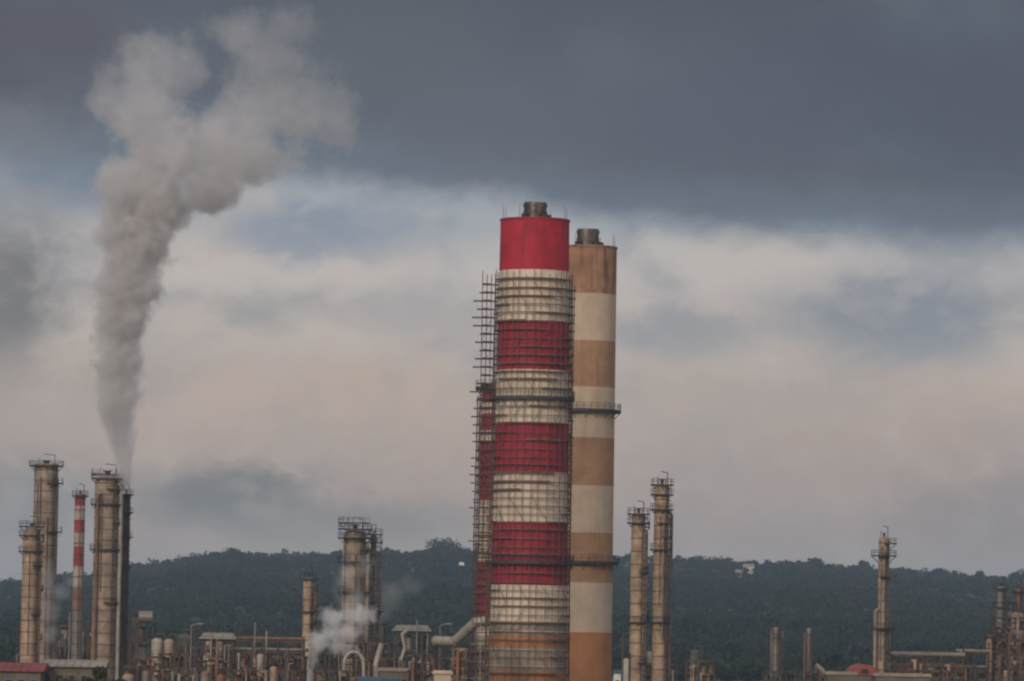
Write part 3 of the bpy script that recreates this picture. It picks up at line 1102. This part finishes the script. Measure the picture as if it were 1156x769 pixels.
def building(label, x0, x1, py, D, wallm, roofm, depth=10, roof='flat', hroof=1.5, win=5, name='shed', group='low plant buildings', rz=0.0):
    p0, p1 = W(x0, py, D), W(x1, py, D)
    wd = p1.x - p0.x
    H = (p0.z + p1.z) / 2
    t = thing(name, label, 'building', ((p0.x + p1.x) / 2, D * SCL + depth / 2, 0), group, rz)
    eav = H if roof == 'flat' else H - hroof
    MB().box((0, 0, eav / 2), (wd, depth, eav)).build('wall', wallm, t)
    if roof == 'flat':
        MB().box((0, 0, eav + .16), (wd + .6, depth + .6, .3)).box((0, -depth / 2 - .1, eav + .45), (wd + .3, .2, .28)).build('roof', roofm, t)
    elif roof == 'gable':
        mb = MB()
        a, b = wd / 2 + .5, depth / 2 + .6
        mb.v = [(-a, -b, eav + .01), (a, -b, eav + .01), (a, b, eav + .01), (-a, b, eav + .01), (-a, 0, H), (a, 0, H)]
        for q in ((0, 1, 5, 4), (2, 3, 4, 5), (1, 2, 5), (3, 0, 4), (3, 2, 1, 0)):
            mb.face(list(q))
        for i in range(int(wd / 1.2)):
            xx = -a + 1.2 * i + .4
            mb.bar((xx, -b, eav + .06), (xx, 0, H + .05), .05)
        mb.build('roof', roofm, t)
    else:   # barrel
        mb = MB()
        n = 12
        for i in range(n):
            a0_, a1_ = math.pi * i / n, math.pi * (i + 1) / n
            q = []
            for (aa, s) in ((a0_, -1), (a1_, -1), (a1_, 1), (a0_, 1)):
                q.append((math.cos(aa) * (wd / 2 + .3), s * (depth / 2 + .4), eav + .01 + math.sin(aa) * hroof))
            b = len(mb.v)
            mb.v += q
            mb.face([b, b + 1, b + 2, b + 3])
        b = len(mb.v)
        mb.v += [(math.cos(math.pi * i / n) * (wd / 2 + .28), -depth / 2 - .38, eav + .01 + math.sin(math.pi * i / n) * hroof) for i in range(n + 1)]
        mb.face(list(range(b, b + n + 1)))
        mb.build('roof', roofm, t)
        MB().box((0, -depth / 2 - .45, eav + hroof * .35), (wd * .3, .1, hroof * .4)).build('louvre', glass_dark, t)
    for i in range(win):
        xx = -wd / 2 + wd * (i + .5) / win
        f = MB().box((xx, -depth / 2 - .04, eav - 1.8), (min(1.6, wd / win * .6), .1, 1.3)).build('window', clad_grey, t)
        MB().box((xx, -depth / 2 - .1, eav - 1.8), (min(1.6, wd / win * .6) - .2, .04, 1.1)).build('pane', glass_dark, f)
    MB().box((wd * .3, -depth / 2 - .05, 1.1), (1.2, .1, 2.2)).build('door', steel_dark, t)
    return t


def vent_pole(label, px, py, D, m, r=.16, cat='vent pipe', lamp=False, group='thin vent pipes and masts'):
    top = W(px, py, D)
    t = thing('lamp_post' if lamp else 'vent_pipe', label, 'lamp post' if lamp else cat, (top.x, D * SCL, 0), group)
    MB().cyl((0, 0, 0), (0, 0, top.z), r * 1.3, r, 8).build('pole', m, t)
    if lamp:
        MB().cyl((0, 0, top.z), (1.3, -.2, top.z + .3), .07, None, 6).box((1.6, -.2, top.z + .3), (.9, .35, .18)).build('lamp_head', clad_pale, t)
    else:
        MB().cyl((0, 0, top.z), (0, 0, top.z + .25), r * 1.9, r * 1.9, 10).cyl((0, 0, top.z + .25), (0, 0, top.z + .6), r * 2.2, .02, 10).build('cowl', steel_dark, t)
    for q in range(1, 4):
        pass
    return t


# --- left plant, low
building('long shed with a dull red sheet roof at the bottom left corner', -40, 46, 748, 400, wall_beige, red_roof, 12, 'gable', 1.3, 6)
building('long low shed with a pale sheet roof beside the red roofed one', 47, 116, 745, 404, wall_beige, pale_roof, 10, 'gable', 1.1, 5)
steel_frame('dim steel frame between the far left column and the railed one', 20, 70, 716, 660, nb=4, m=steel_dark)
steel_frame('dim rusty frame behind the thin red and white banded stack', 66, 112, 706, 670, nb=4, m=steel_rust)
steel_frame('tall dark steel frame against the right foot of the steaming column', 147, 160, 690, 590, nb=2, m=steel_dark, levels=(.2, .4, .6, .8, 1))
steel_frame('dark frame carrying a grey drum right of the steaming column', 155, 174, 704, 575, nb=2, m=steel_dark, cover=('drum', clad_grey))
vessel('rounded beige vessel head, left of the two by the dark frame', 177.5, 720, 13, 545, clad_pale, group='round headed vessels')
vessel('rounded beige vessel head, right of the two by the dark frame', 191, 721, 12, 545, clad_tan, group='round headed vessels')
vessel('fat pale green tank with flat dome behind the round headed vessels', 208, 715, 17, 600, clad_green, group='round headed vessels', legs=False)
steel_frame('broad rusty frame full of pipes under the round headed vessels', 152, 184, 741, 470, nb=3, m=steel_rust, fill=[clad_orange, clad_warm, clad_rust, clad_tan])
steel_frame('wide brown pipe frame, middle of the low left plant', 182, 226, 738, 500, nb=5, m=steel_rust, fill=[clad_tan, clad_rust, clad_dark])
steel_frame('cluttered frame with a pale roof left of the pipe bridge', 229, 264, 722, 520, nb=4, m=steel_rust, cover=('roof', pale_roof), fill=[clad_pale, clad_tan, clad_warm])
vessel('small pale vessel above the cluttered frame, left plant', 237, 714, 9, 535, clad_pale, group='small vessels')
vessel('small grey vessel poking up beside the pale one, left plant', 249, 719, 8, 535, clad_grey, group='small vessels')
pipe_rack('long pipe bridge running from the low left plant to the slim tan column', 258, 343, 721, 540, [clad_rust, clad_grey, clad_green], post_px=28)
steel_frame('brown frame with vessels under the left half of the pipe bridge', 268, 302, 737, 480, nb=4, m=steel_rust, fill=[clad_warm, clad_orange, clad_pale, clad_dark])
steel_frame('dark frame with many small vessels under the right half of the pipe bridge', 306, 345, 741, 480, nb=4, m=steel_rust, fill=[clad_rust, clad_dark, clad_tan])
vessel('beige vessel standing low under the pipe bridge', 309, 752, 8, 430, clad_warm, group='small vessels', legs=False)
vessel('pinkish pale vessel below the left end of the pipe bridge', 294, 738, 8, 455, clad_pale, group='small vessels')
vessel('orange primed vessel low in the left plant, left of the pipe bridge', 249.5, 761, 9, 420, clad_orange, group='small vessels', legs=False)
vessel('brown low vessel in the nearest row, under the cluttered frame', 232, 757, 10, 425, clad_tan, group='small vessels')
vessel('grey low vessel in the nearest row, right of the steaming column', 165, 757, 9, 425, clad_grey, group='small vessels')
vessel('tan low vessel in the nearest row, between grey vessel and brown frame', 145, 760, 14, 430, clad_tan, group='small vessels')
steel_frame('nearest low frame along the bottom edge, left of the cluttered frame', 170, 226, 757, 430, nb=6, m=steel_rust, fill=[clad_pale, clad_grey, clad_rust, clad_warm], levels=(.35, .7, 1))
steel_frame('nearest low frame along the bottom edge, under the pipe bridge', 262, 340, 757, 435, nb=7, m=steel_rust, fill=[clad_orange, clad_grey, clad_dark, clad_tan], levels=(.35, .7, 1))
for i, (px, py, m_, lb) in enumerate([
    (288, 702, clad_grey, 'tall thin grey mast above the left end of the pipe bridge'),
    (301, 712, clad_pale, 'thin pale mast over the middle of the pipe bridge'),
    (325, 731, clad_rust, 'thin rusty mast under the right half of the pipe bridge'),
    (222, 712, steel_dark, 'thin dark mast left of the cluttered roofed frame'),
    (79, 690, clad_grey, 'thin grey mast left of the red and white banded stack'),
    (101, 684, steel_rust, 'thin rusty mast between banded stack and steaming column'),
    (471, 700, clad_grey, 'thin grey mast above the roofed frame left of the sloping duct'),
    (537, 735, clad_pale, 'thin pale mast right beside the low scaffold at the chimney foot'),
    (765, 728, steel_dark, 'thin dark mast right of the twin slim columns'),
    (1042, 729, steel_rust, 'thin rusty mast on the left part of the long right pipe rack'),
    (1088, 722, steel_dark, 'thin dark mast on the right part of the long right pipe rack')]):
    vent_pole(lb, px, py, 520 + i * 3, m_)
vent_pole('lamp post rising above the low left plant near the round vessels', 216, 706, 470, clad_grey, .12, lamp=True)
vent_pole('lamp post in the gap left of the sloping duct', 497, 706, 470, clad_grey, .12, lamp=True)
vent_pole('lamp post in the dark gap right of the brown chimney', 703, 716, 470, clad_grey, .12, lamp=True)

for px, py, wp, lb in [(58, 757, 24, 'dark green bush in front of the left end of the pale roofed shed'),
                       (86, 755, 30, 'olive bush in front of the middle of the pale roofed shed'),
                       (112, 753, 30, 'wide olive bush below the foot of the steaming column'),
                       (137, 757, 20, 'small olive bush right of the wide one below the steaming column')]:
    top = W(px, py, 365)
    tt = thing('bush', lb, 'bush', (top.x, 365 * SCL, 0), 'bushes in front of the sheds')
    rr = wp / 2 * mpp(365)
    bm = MB()
    for q in range(5):
        bm.cyl((0, 0, 0), (math.cos(q * 1.3) * rr * .5, math.sin(q * 1.3) * rr * .5, top.z * .7), .14, .05, 6)
    bm.build('stem', bark, tt)
    cr = bpy.data.objects.new('crown', mesh_from_tris('crown', crown_proto(rr, top.z * 1.02, 2200, 0.3, int(px), 8), bush_leaf))
    C.objects.link(cr)
    cr.parent = tt

for (lb, x0, x1, py, D, nb, fl) in [
    ('dense dark pipe frame close to the camera, right of the steaming column foot', 140, 170, 752, 445, 4, [clad_dark, clad_rust, clad_tan]),
    ('dense brown pipe frame between the round vessels and the cluttered frame', 196, 232, 730, 560, 5, [clad_dark, clad_rust, clad_grey]),
    ('dense low frame in front of the cluttered roofed frame', 224, 262, 746, 455, 5, [clad_warm, clad_rust, clad_dark, clad_grey]),
    ('dense brown pipe frame behind the pipe bridge', 264, 338, 731, 575, 8, [clad_dark, clad_rust, clad_tan]),
    ('dense dark frame in the middle plant, right of the arched pipe', 408, 448, 743, 470, 5, [clad_dark, clad_rust, clad_grey]),
    ('dense grey frame directly left of the duct support tower', 484, 512, 742, 500, 4, [clad_dark, clad_grey, clad_rust]),
    ('dark frame between duct support tower and chimney scaffolding', 524, 540, 744, 500, 3, [clad_dark, clad_grey]),
    ('dense low frame across the feet of the far right pipe racks', 1008, 1112, 757, 470, 9, [clad_dark, clad_rust, clad_tan]),
    ('wide low frame behind the pale hut and the red barrel roof', 922, 992, 760, 560, 7, [clad_dark, clad_rust, clad_grey]),
    ('bulky dark frame between bright corner column and grey pink column, far right', 1119, 1140, 708, 575, 4, [clad_dark, clad_rust, clad_tan])]:
    steel_frame(lb, x0, x1, py, D, nb=nb, m=steel_rust, fill=fl, levels=(.3, .5, .7, .85, 1))

# --- middle plant, low
steel_frame('dark frame behind the white steam at the foot of the slim column', 356, 392, 728, 590, nb=4, m=steel_dark)
steel_frame('dark pipe filled frame at the foot of the steam wrapped column', 386, 440, 726, 572, nb=5, m=steel_rust, fill=[clad_dark, clad_rust, clad_grey])
steel_frame('tall narrow frame hugging the right risers of the steam wrapped column', 416, 434, 704, 592, nb=3, m=steel_rust, levels=(.2, .4, .6, .8, 1), fill=[clad_dark, clad_grey])
steel_frame('nearest low frame along the bottom edge, in front of the steam', 356, 404, 757, 440, nb=5, m=steel_rust, fill=[clad_tan, clad_dark, clad_warm], levels=(.35, .7, 1))
building('small shed with a bright blue roof at the bottom edge', 408, 427, 764, 415, wall_beige, blue_sheet, 8, 'gable', 1.0, 2)
building('small shed with a teal roof right of the blue roofed one', 430, 447, 765, 415, wall_beige, teal_sheet, 8, 'gable', 1.0, 2)
building('flat pale roofed hut behind the teal and blue roofs', 428, 462, 758, 440, wall_beige, pale_roof, 7, 'flat', win=3)
steel_frame('tall frame with a pale hipped roof left of the sloping duct', 446, 484, 713, 540, nb=4, m=steel_rust, cover=('roof', pale_roof), fill=[clad_pale, clad_grey, clad_dark])
steel_frame('lower grey frame in front of the hipped roof frame', 448, 490, 739, 480, nb=5, m=steel_rust, fill=[clad_pale, clad_grey, clad_tan])
building('small pale box shaped hut just left of the tan duct support tower', 490, 509, 761, 430, cream, cream, 6, 'flat', win=0)
steel_frame('rusty low frame between hipped roof frame and the pale box hut', 462, 490, 757, 440, nb=3, m=steel_rust, fill=[clad_pale, clad_rust], levels=(.35, .7, 1))

# the sloping duct
def path_duct(name, label, cat, pts, r, m, D, supports=(), square=False, group=None):
    P = [W(a, b, d) for a, b, d in pts]
    t = thing(name, label, cat, (P[0].x, P[0].y, 0), group)
    o = Vector((P[0].x, P[0].y, 0))
    Q = [p - o for p in P]
    mb = MB()
    for a, b in zip(Q[:-1], Q[1:]):
        mb.cyl(a, b, r, None, 4 if square else 14)
        n = int((b - a).length / 2.2)
        d = (b - a).normalized()
        for q in range(n + 1):
            c_ = a + (b - a) * (q / max(1, n))
            mb.cyl(c_ - d * .08, c_ + d * .08, r * 1.12, None, 4 if square else 14)
    mb.build('duct', m, t)
    for (i, f) in supports:
        p = Q[i].lerp(Q[i + 1], f)
        s = MB()
        for e in (-.6, .6):
            s.bar((p.x + e, p.y, 0), (p.x + e, p.y, p.z - r * .8), .22)
        z = 3
        while z < p.z - 3:
            s.bar((p.x - .6, p.y, z), (p.x + .6, p.y, z + 2), .12)
            z += 3
        s.build('support', steel_rust, t)
    return t


path_duct('sloping_duct', 'pale duct climbing from a rusty bend up to the scaffolded chimney foot', 'duct',
          [(492, 723.5, 470), (513, 724.5, 468), (536, 703, 466), (548, 701, 466)], .85, clad_pale, 470, supports=((0, .15),))
# its support tower
steel_frame('yellow tan support tower under the bend of the sloping duct', 511, 526, 732, 466, depth=3, nb=3, m=clad_warm, levels=(.3, .45, .6, .72, .86, 1), fill=[clad_warm, clad_orange, clad_rust], name='support_tower')
arch = []
for q in range(9):
    a = math.pi * q / 8
    arch.append((399.5 - 11 * math.cos(a), 750 - 14 * math.sin(a), 450))
path_duct('arched_pipe', 'pale pipe bent in an arch at the foot of the steam wrapped column', 'pipe', [(388, 790, 450)] + arch + [(410.5, 790, 450)], .32, clad_pale, 450)
path_duct('bent_pipe', 'short pale leaning pipe right of the arched pipe', 'pipe', [(425, 790, 452), (424, 752, 452), (428, 737, 452), (431, 727, 452)], .5, clad_pale, 452)
zz = [(453, 790, 470), (453, 745, 470), (457, 732, 470), (454, 716, 470), (460, 712, 470)]
path_duct('bent_pipe', 'pale kinked pipe climbing the left side of the hipped roof frame', 'pipe', zz, .3, clad_pale, 470)

# --- right of the chimneys
vessel('narrow white vessel in the gap left of the twin slim columns', 707, 743, 6.5, 460, wall_white, group='small vessels', legs=False)
building('little blue roofed hut right against the brown chimney', 693, 701, 760, 440, wall_white, blue_sheet, 5, 'flat', win=1)
vessel('small grey vessel between the feet of the twin slim columns', 734, 735, 8, 560, clad_grey, group='small vessels')
steel_frame('low dark frame at the feet of the twin slim columns', 702, 762, 749, 560, nb=6, m=steel_dark, fill=[clad_grey, clad_rust, clad_dark])
steel_frame('small yellow brown frame alone before the hill', 775, 806, 746, 620, nb=4, m=steel_rust, fill=[clad_warm, clad_tan, clad_orange], levels=(.4, .7, 1))
vessel('dim round headed tank behind the small yellow brown frame', 785, 733, 11, 700, clad_green, group='round headed vessels', legs=False)
steel_frame('low grey frame at the feet of the short pair of columns', 862, 924, 758, 600, nb=6, m=steel_dark, fill=[clad_grey, clad_dark, clad_green], levels=(.5, 1))
path_duct('bent_pipe', 'pale pipe slanting down left of the red barrel roof', 'pipe', [(921, 751, 520), (927, 756, 520), (937, 770, 520), (940, 800, 520)], .5, clad_pale, 520)
building('wide low hut with a pale roof left of the red barrel roof', 934, 966, 762, 450, wall_beige, pale_roof, 9, 'flat', win=3)
building('hall with a faded red barrel roof left of the lone slim stack', 962, 990, 750, 470, wall_beige, orange_roof, 14, 'barrel', 1.9, 2, name='hall')
building('long low pale roofed hut at the foot of the lone slim stack', 988, 1050, 764, 450, wall_beige, pale_roof, 9, 'flat', win=6)
pipe_rack('long brown pipe rack from the lone slim stack to the far right plant', 1008, 1086, 738, 540, [clad_tan, clad_rust, clad_grey, clad_warm], post_px=20, tiers=3, tier_h=2.4)
pipe_rack('short stepped up pipe rack joining the long one to the far right plant', 1082, 1114, 735, 552, [clad_rust, clad_tan, clad_dark], post_px=11, tiers=3, tier_h=3.0, m=steel_dark)
steel_frame('brown frame with drums under the long right pipe rack', 1020, 1078, 748, 500, nb=6, m=steel_rust, fill=[clad_warm, clad_rust, clad_dark, clad_tan], levels=(.3, .6, .8, 1))
steel_frame('tall dark main frame of the far right plant', 1121, 1175, 697, 590, nb=5, m=steel_dark, levels=(.15, .3, .45, .6, .75, .88, 1), fill=[clad_tan, clad_grey, clad_rust, clad_dark])
steel_frame('upper brown frame around the grey pink column, far right', 1122, 1146, 680, 606, nb=3, m=steel_rust, levels=(.2, .4, .6, .8, 1), fill=[clad_grey, clad_rust])
steel_frame('front rusty frame of the far right plant at the photo edge', 1124, 1170, 722, 560, nb=5, m=steel_rust, levels=(.2, .4, .6, .8, 1), fill=[clad_dark, clad_tan, clad_rust])
vessel('round headed brown vessel at the right photo edge', 1149, 691, 15, 600, clad_tan, group='small vessels')
column('dim brown column behind the far right frame at the photo edge', 1150, 664, 7, 640, clad_rust, plats=(668, 690), group='columns of the far right plant', flare=.9)


# ------------------------------------------------------------------ steam
def steam(label, blobs, D, dens, colour, nscale, namp, edge_soft=0.55, fade=None, voxel=1.2, sr=1.0, name='steam_plume', grow=1.18, aniso=0.2):
    """blobs: (px, py, rx_px, ry_px, weight, depth offset m). The mesh hugs the blobs, the density fills them unevenly"""
    k = mpp(D)
    B = []
    for b in blobs:
        p = W(b[0], b[1], D)
        p.y += b[5] if len(b) > 5 else 0
        rx, rz_ = b[2] * k, b[3] * k
        B.append((p, (rx, (rx + rz_) / 2 if rx < rz_ * 2 else rz_, rz_), b[4]))
    o0 = B[0][0].copy()
    mb = MB()
    for p, r, wt in B:
        n = 16
        prof = [(max(0.001, math.sin(math.pi * i / 10)), -math.cos(math.pi * i / 10)) for i in range(11)]
        base = len(mb.v)
        q = p - o0
        for (s_, c_) in prof:
            for i in range(n):
                a = 2 * math.pi * i / n
                mb.v.append((q.x + grow * r[0] * s_ * math.cos(a), q.y + grow * r[1] * s_ * math.sin(a), q.z + grow * r[2] * c_))
        for j in range(10):
            for i in range(n):
                i2 = (i + 1) % n
                mb.face([base + j * n + i, base + j * n + i2, base + (j + 1) * n + i2, base + (j + 1) * n + i])
    m = bpy.data.materials.new(name)
    m.use_nodes = True
    t = NT(m.node_tree)
    m.node_tree.nodes.clear()
    tcn = t.n('ShaderNodeTexCoord')
    P = tcn.outputs['Object']
    nz1 = t.n('ShaderNodeTexNoise')
    t.set(nz1.inputs['Vector'], P)
    nz1.inputs['Scale'].default_value = nscale
    nz1.inputs['Detail'].default_value = 6.0
    nz1.inputs['Roughness'].default_value = 0.62
    nz2 = t.noise(P, nscale * 0.4, 2, 0.5)
    nz = t.m('ADD', t.m('MULTIPLY', t.m('SUBTRACT', nz1.outputs[0], 0.5), namp),
             t.m('MULTIPLY', t.m('SUBTRACT', nz2, 0.5), namp * 0.5))
    nz = t.m('ADD', nz, t.m('MULTIPLY', t.m('SUBTRACT', t.noise(P, nscale * 3.2, 3, 0.6), 0.5), namp * 0.45))
    best = None
    for p, r, wt in B:
        q = p - o0
        vm = t.n('ShaderNodeVectorMath', operation='SUBTRACT')
        t.set(vm.inputs[0], P)
        vm.inputs[1].default_value = q
        vs = t.n('ShaderNodeVectorMath', operation='DIVIDE')
        t.set(vs.inputs[0], vm.outputs[0])
        vs.inputs[1].default_value = r
        ln = t.n('ShaderNodeVectorMath', operation='LENGTH')
        t.set(ln.inputs[0], vs.outputs[0])
        x = t.m('SUBTRACT', 1.0, ln.outputs['Value'])
        x = t.m('ADD', x, -0.22 * (1 - wt))
        best = x if best is None else t.m('SMOOTH_MAX', best, x, 0.35)
    best = t.step(t.m('ADD', best, nz), 0.0, edge_soft)
    best = t.m('MULTIPLY', best, t.m('ADD', 0.35, nz1.outputs[0]))
    if fade:
        sp = t.n('ShaderNodeSeparateXYZ')
        t.set(sp.inputs[0], P)
        (z0, z1, f1), (x0, x1, f2) = fade
        best = t.m('MULTIPLY', best, t.step(sp.outputs[2], z0, z1, 1.0, f1))
        best = t.m('MULTIPLY', best, t.step(sp.outputs[0], x0, x1, 1.0, f2))
    d = t.m('MULTIPLY', best, dens)
    pv = t.n('ShaderNodeVolumePrincipled')
    pv.inputs['Color'].default_value = (*colour, 1)
    pv.inputs['Anisotropy'].default_value = aniso
    t.set(pv.inputs['Density'], d)
    o = t.n('ShaderNodeOutputMaterial')
    m.node_tree.links.new(pv.outputs[0], o.inputs['Volume'])
    try:
        m.cycles.volume_step_rate = sr
    except Exception:
        pass
    tmp = mb.build('steam_source', m)
    md = tmp.modifiers.new('r', 'REMESH')
    md.mode = 'VOXEL'
    md.voxel_size = voxel
    bpy.context.view_layer.update()
    dg = bpy.context.evaluated_depsgraph_get()
    me = bpy.data.meshes.new_from_object(tmp.evaluated_get(dg))
    me.name = name
    bpy.data.objects.remove(tmp)
    if not me.materials:
        me.materials.append(m)
    ob = bpy.data.objects.new(name, me)
    ob.location = o0
    C.objects.link(ob)
    return tag(ob, label, 'steam', 'steam plumes over the refinery')


steam('tall grey steam plume rising from the thickest tan column and bending right', [
    (141, 534, 9, 18, 1), (139, 512, 14, 26, 1), (136, 480, 21, 36, 1), (134, 445, 27, 40, 1), (136, 405, 32, 44, 1), (140, 362, 35, 46, 1),
    (145, 318, 39, 48, 1), (153, 272, 46, 50, 1), (140, 215, 38, 48, 1), (182, 222, 46, 54, .95), (190, 165, 60, 56, .95), (160, 118, 58, 56, .95),
    (172, 74, 58, 48, .95), (210, 75, 36, 44, .7), (245, 160, 58, 52, .9), (290, 125, 60, 58, .85), (340, 118, 60, 58, .8), (380, 130, 44, 50, .65),
    (305, 72, 52, 50, .7), (272, 34, 50, 34, .3), (328, 34, 50, 36, .3), (232, 208, 52, 36, .8), (285, 180, 66, 34, .75), (124, 100, 24, 36, .6)],
    600, 0.75, (0.905, 0.90, 0.915), 0.14, 1.6, 0.5, voxel=1.6, sr=0.35, grow=1.25, fade=((38, 92, 0.10), (10, 48, 0.42)))
steam('low white steam cloud blowing right at the foot of the slim tan column', [
    (349, 762, 6, 16, 1), (352, 742, 10, 18, 1), (358, 724, 17, 17, 1), (374, 716, 22, 16, .8), (392, 712, 24, 18, .6), (404, 698, 24, 20, .3), (386, 732, 22, 12, .5), (378, 700, 26, 16, .4)],
    545, 0.8, (0.96, 0.95, 0.945), 0.42, 2.0, 0.9, voxel=0.7, sr=0.4, name='steam_cloud')
steam('faint steam wisp climbing the front of the steam wrapped column', [
    (400, 680, 20, 26, 1), (392, 650, 16, 26, .8), (410, 640, 14, 22, .7)],
    572, 0.11, (0.92, 0.92, 0.92), 0.3, 1.6, 0.9, voxel=0.9, sr=0.6, name='steam_veil')
steam('thin grey steam veil drifting between the two left columns', [
    (57, 715, 14, 16, .6), (56, 690, 16, 20, 1), (66, 668, 18, 14, .8), (80, 656, 14, 10, .5), (55, 655, 12, 30, .6)],
    606, 0.2, (0.9, 0.9, 0.9), 0.3, 1.2, 0.8, voxel=0.9, sr=0.6, name='steam_veil')
steam('faint steam veil in front of the hill, right of the steam wrapped column', [
    (440, 672, 26, 24, 1), (462, 660, 22, 18, .7), (430, 690, 20, 20, .7), (385, 665, 18, 26, .5)],
    600, 0.055, (0.85, 0.85, 0.86), 0.25, 1.2, 0.8, voxel=1.0, sr=0.6, name='steam_veil')
steam('small steam puff over the crown platforms of the middle column', [
    (394, 588, 9, 7, 1), (402, 582, 10, 6, .6)],
    579, 0.25, (0.85, 0.85, 0.86), 0.5, 1.2, 0.8, voxel=0.5, sr=0.6, name='steam_puff')

# ------------------------------------------------------------------ haze
hz = bpy.data.materials.new('haze')
hz.use_nodes = True
t = NT(hz.node_tree)
hz.node_tree.nodes.clear()
pv = t.n('ShaderNodeVolumePrincipled')
pv.inputs['Color'].default_value = (0.55, 0.76, 1.0, 1)
pv.inputs['Density'].default_value = 0.000066
pv.inputs['Anisotropy'].default_value = 0.0
o = t.n('ShaderNodeOutputMaterial')
hz.node_tree.links.new(pv.outputs[0], o.inputs['Volume'])
hb = MB().box((0, 6250, 87), (13200, 13700, 176)).build('haze', hz)
tag(hb, 'thin bluish haze lying over the refinery and the hill', 'haze', kind='stuff')
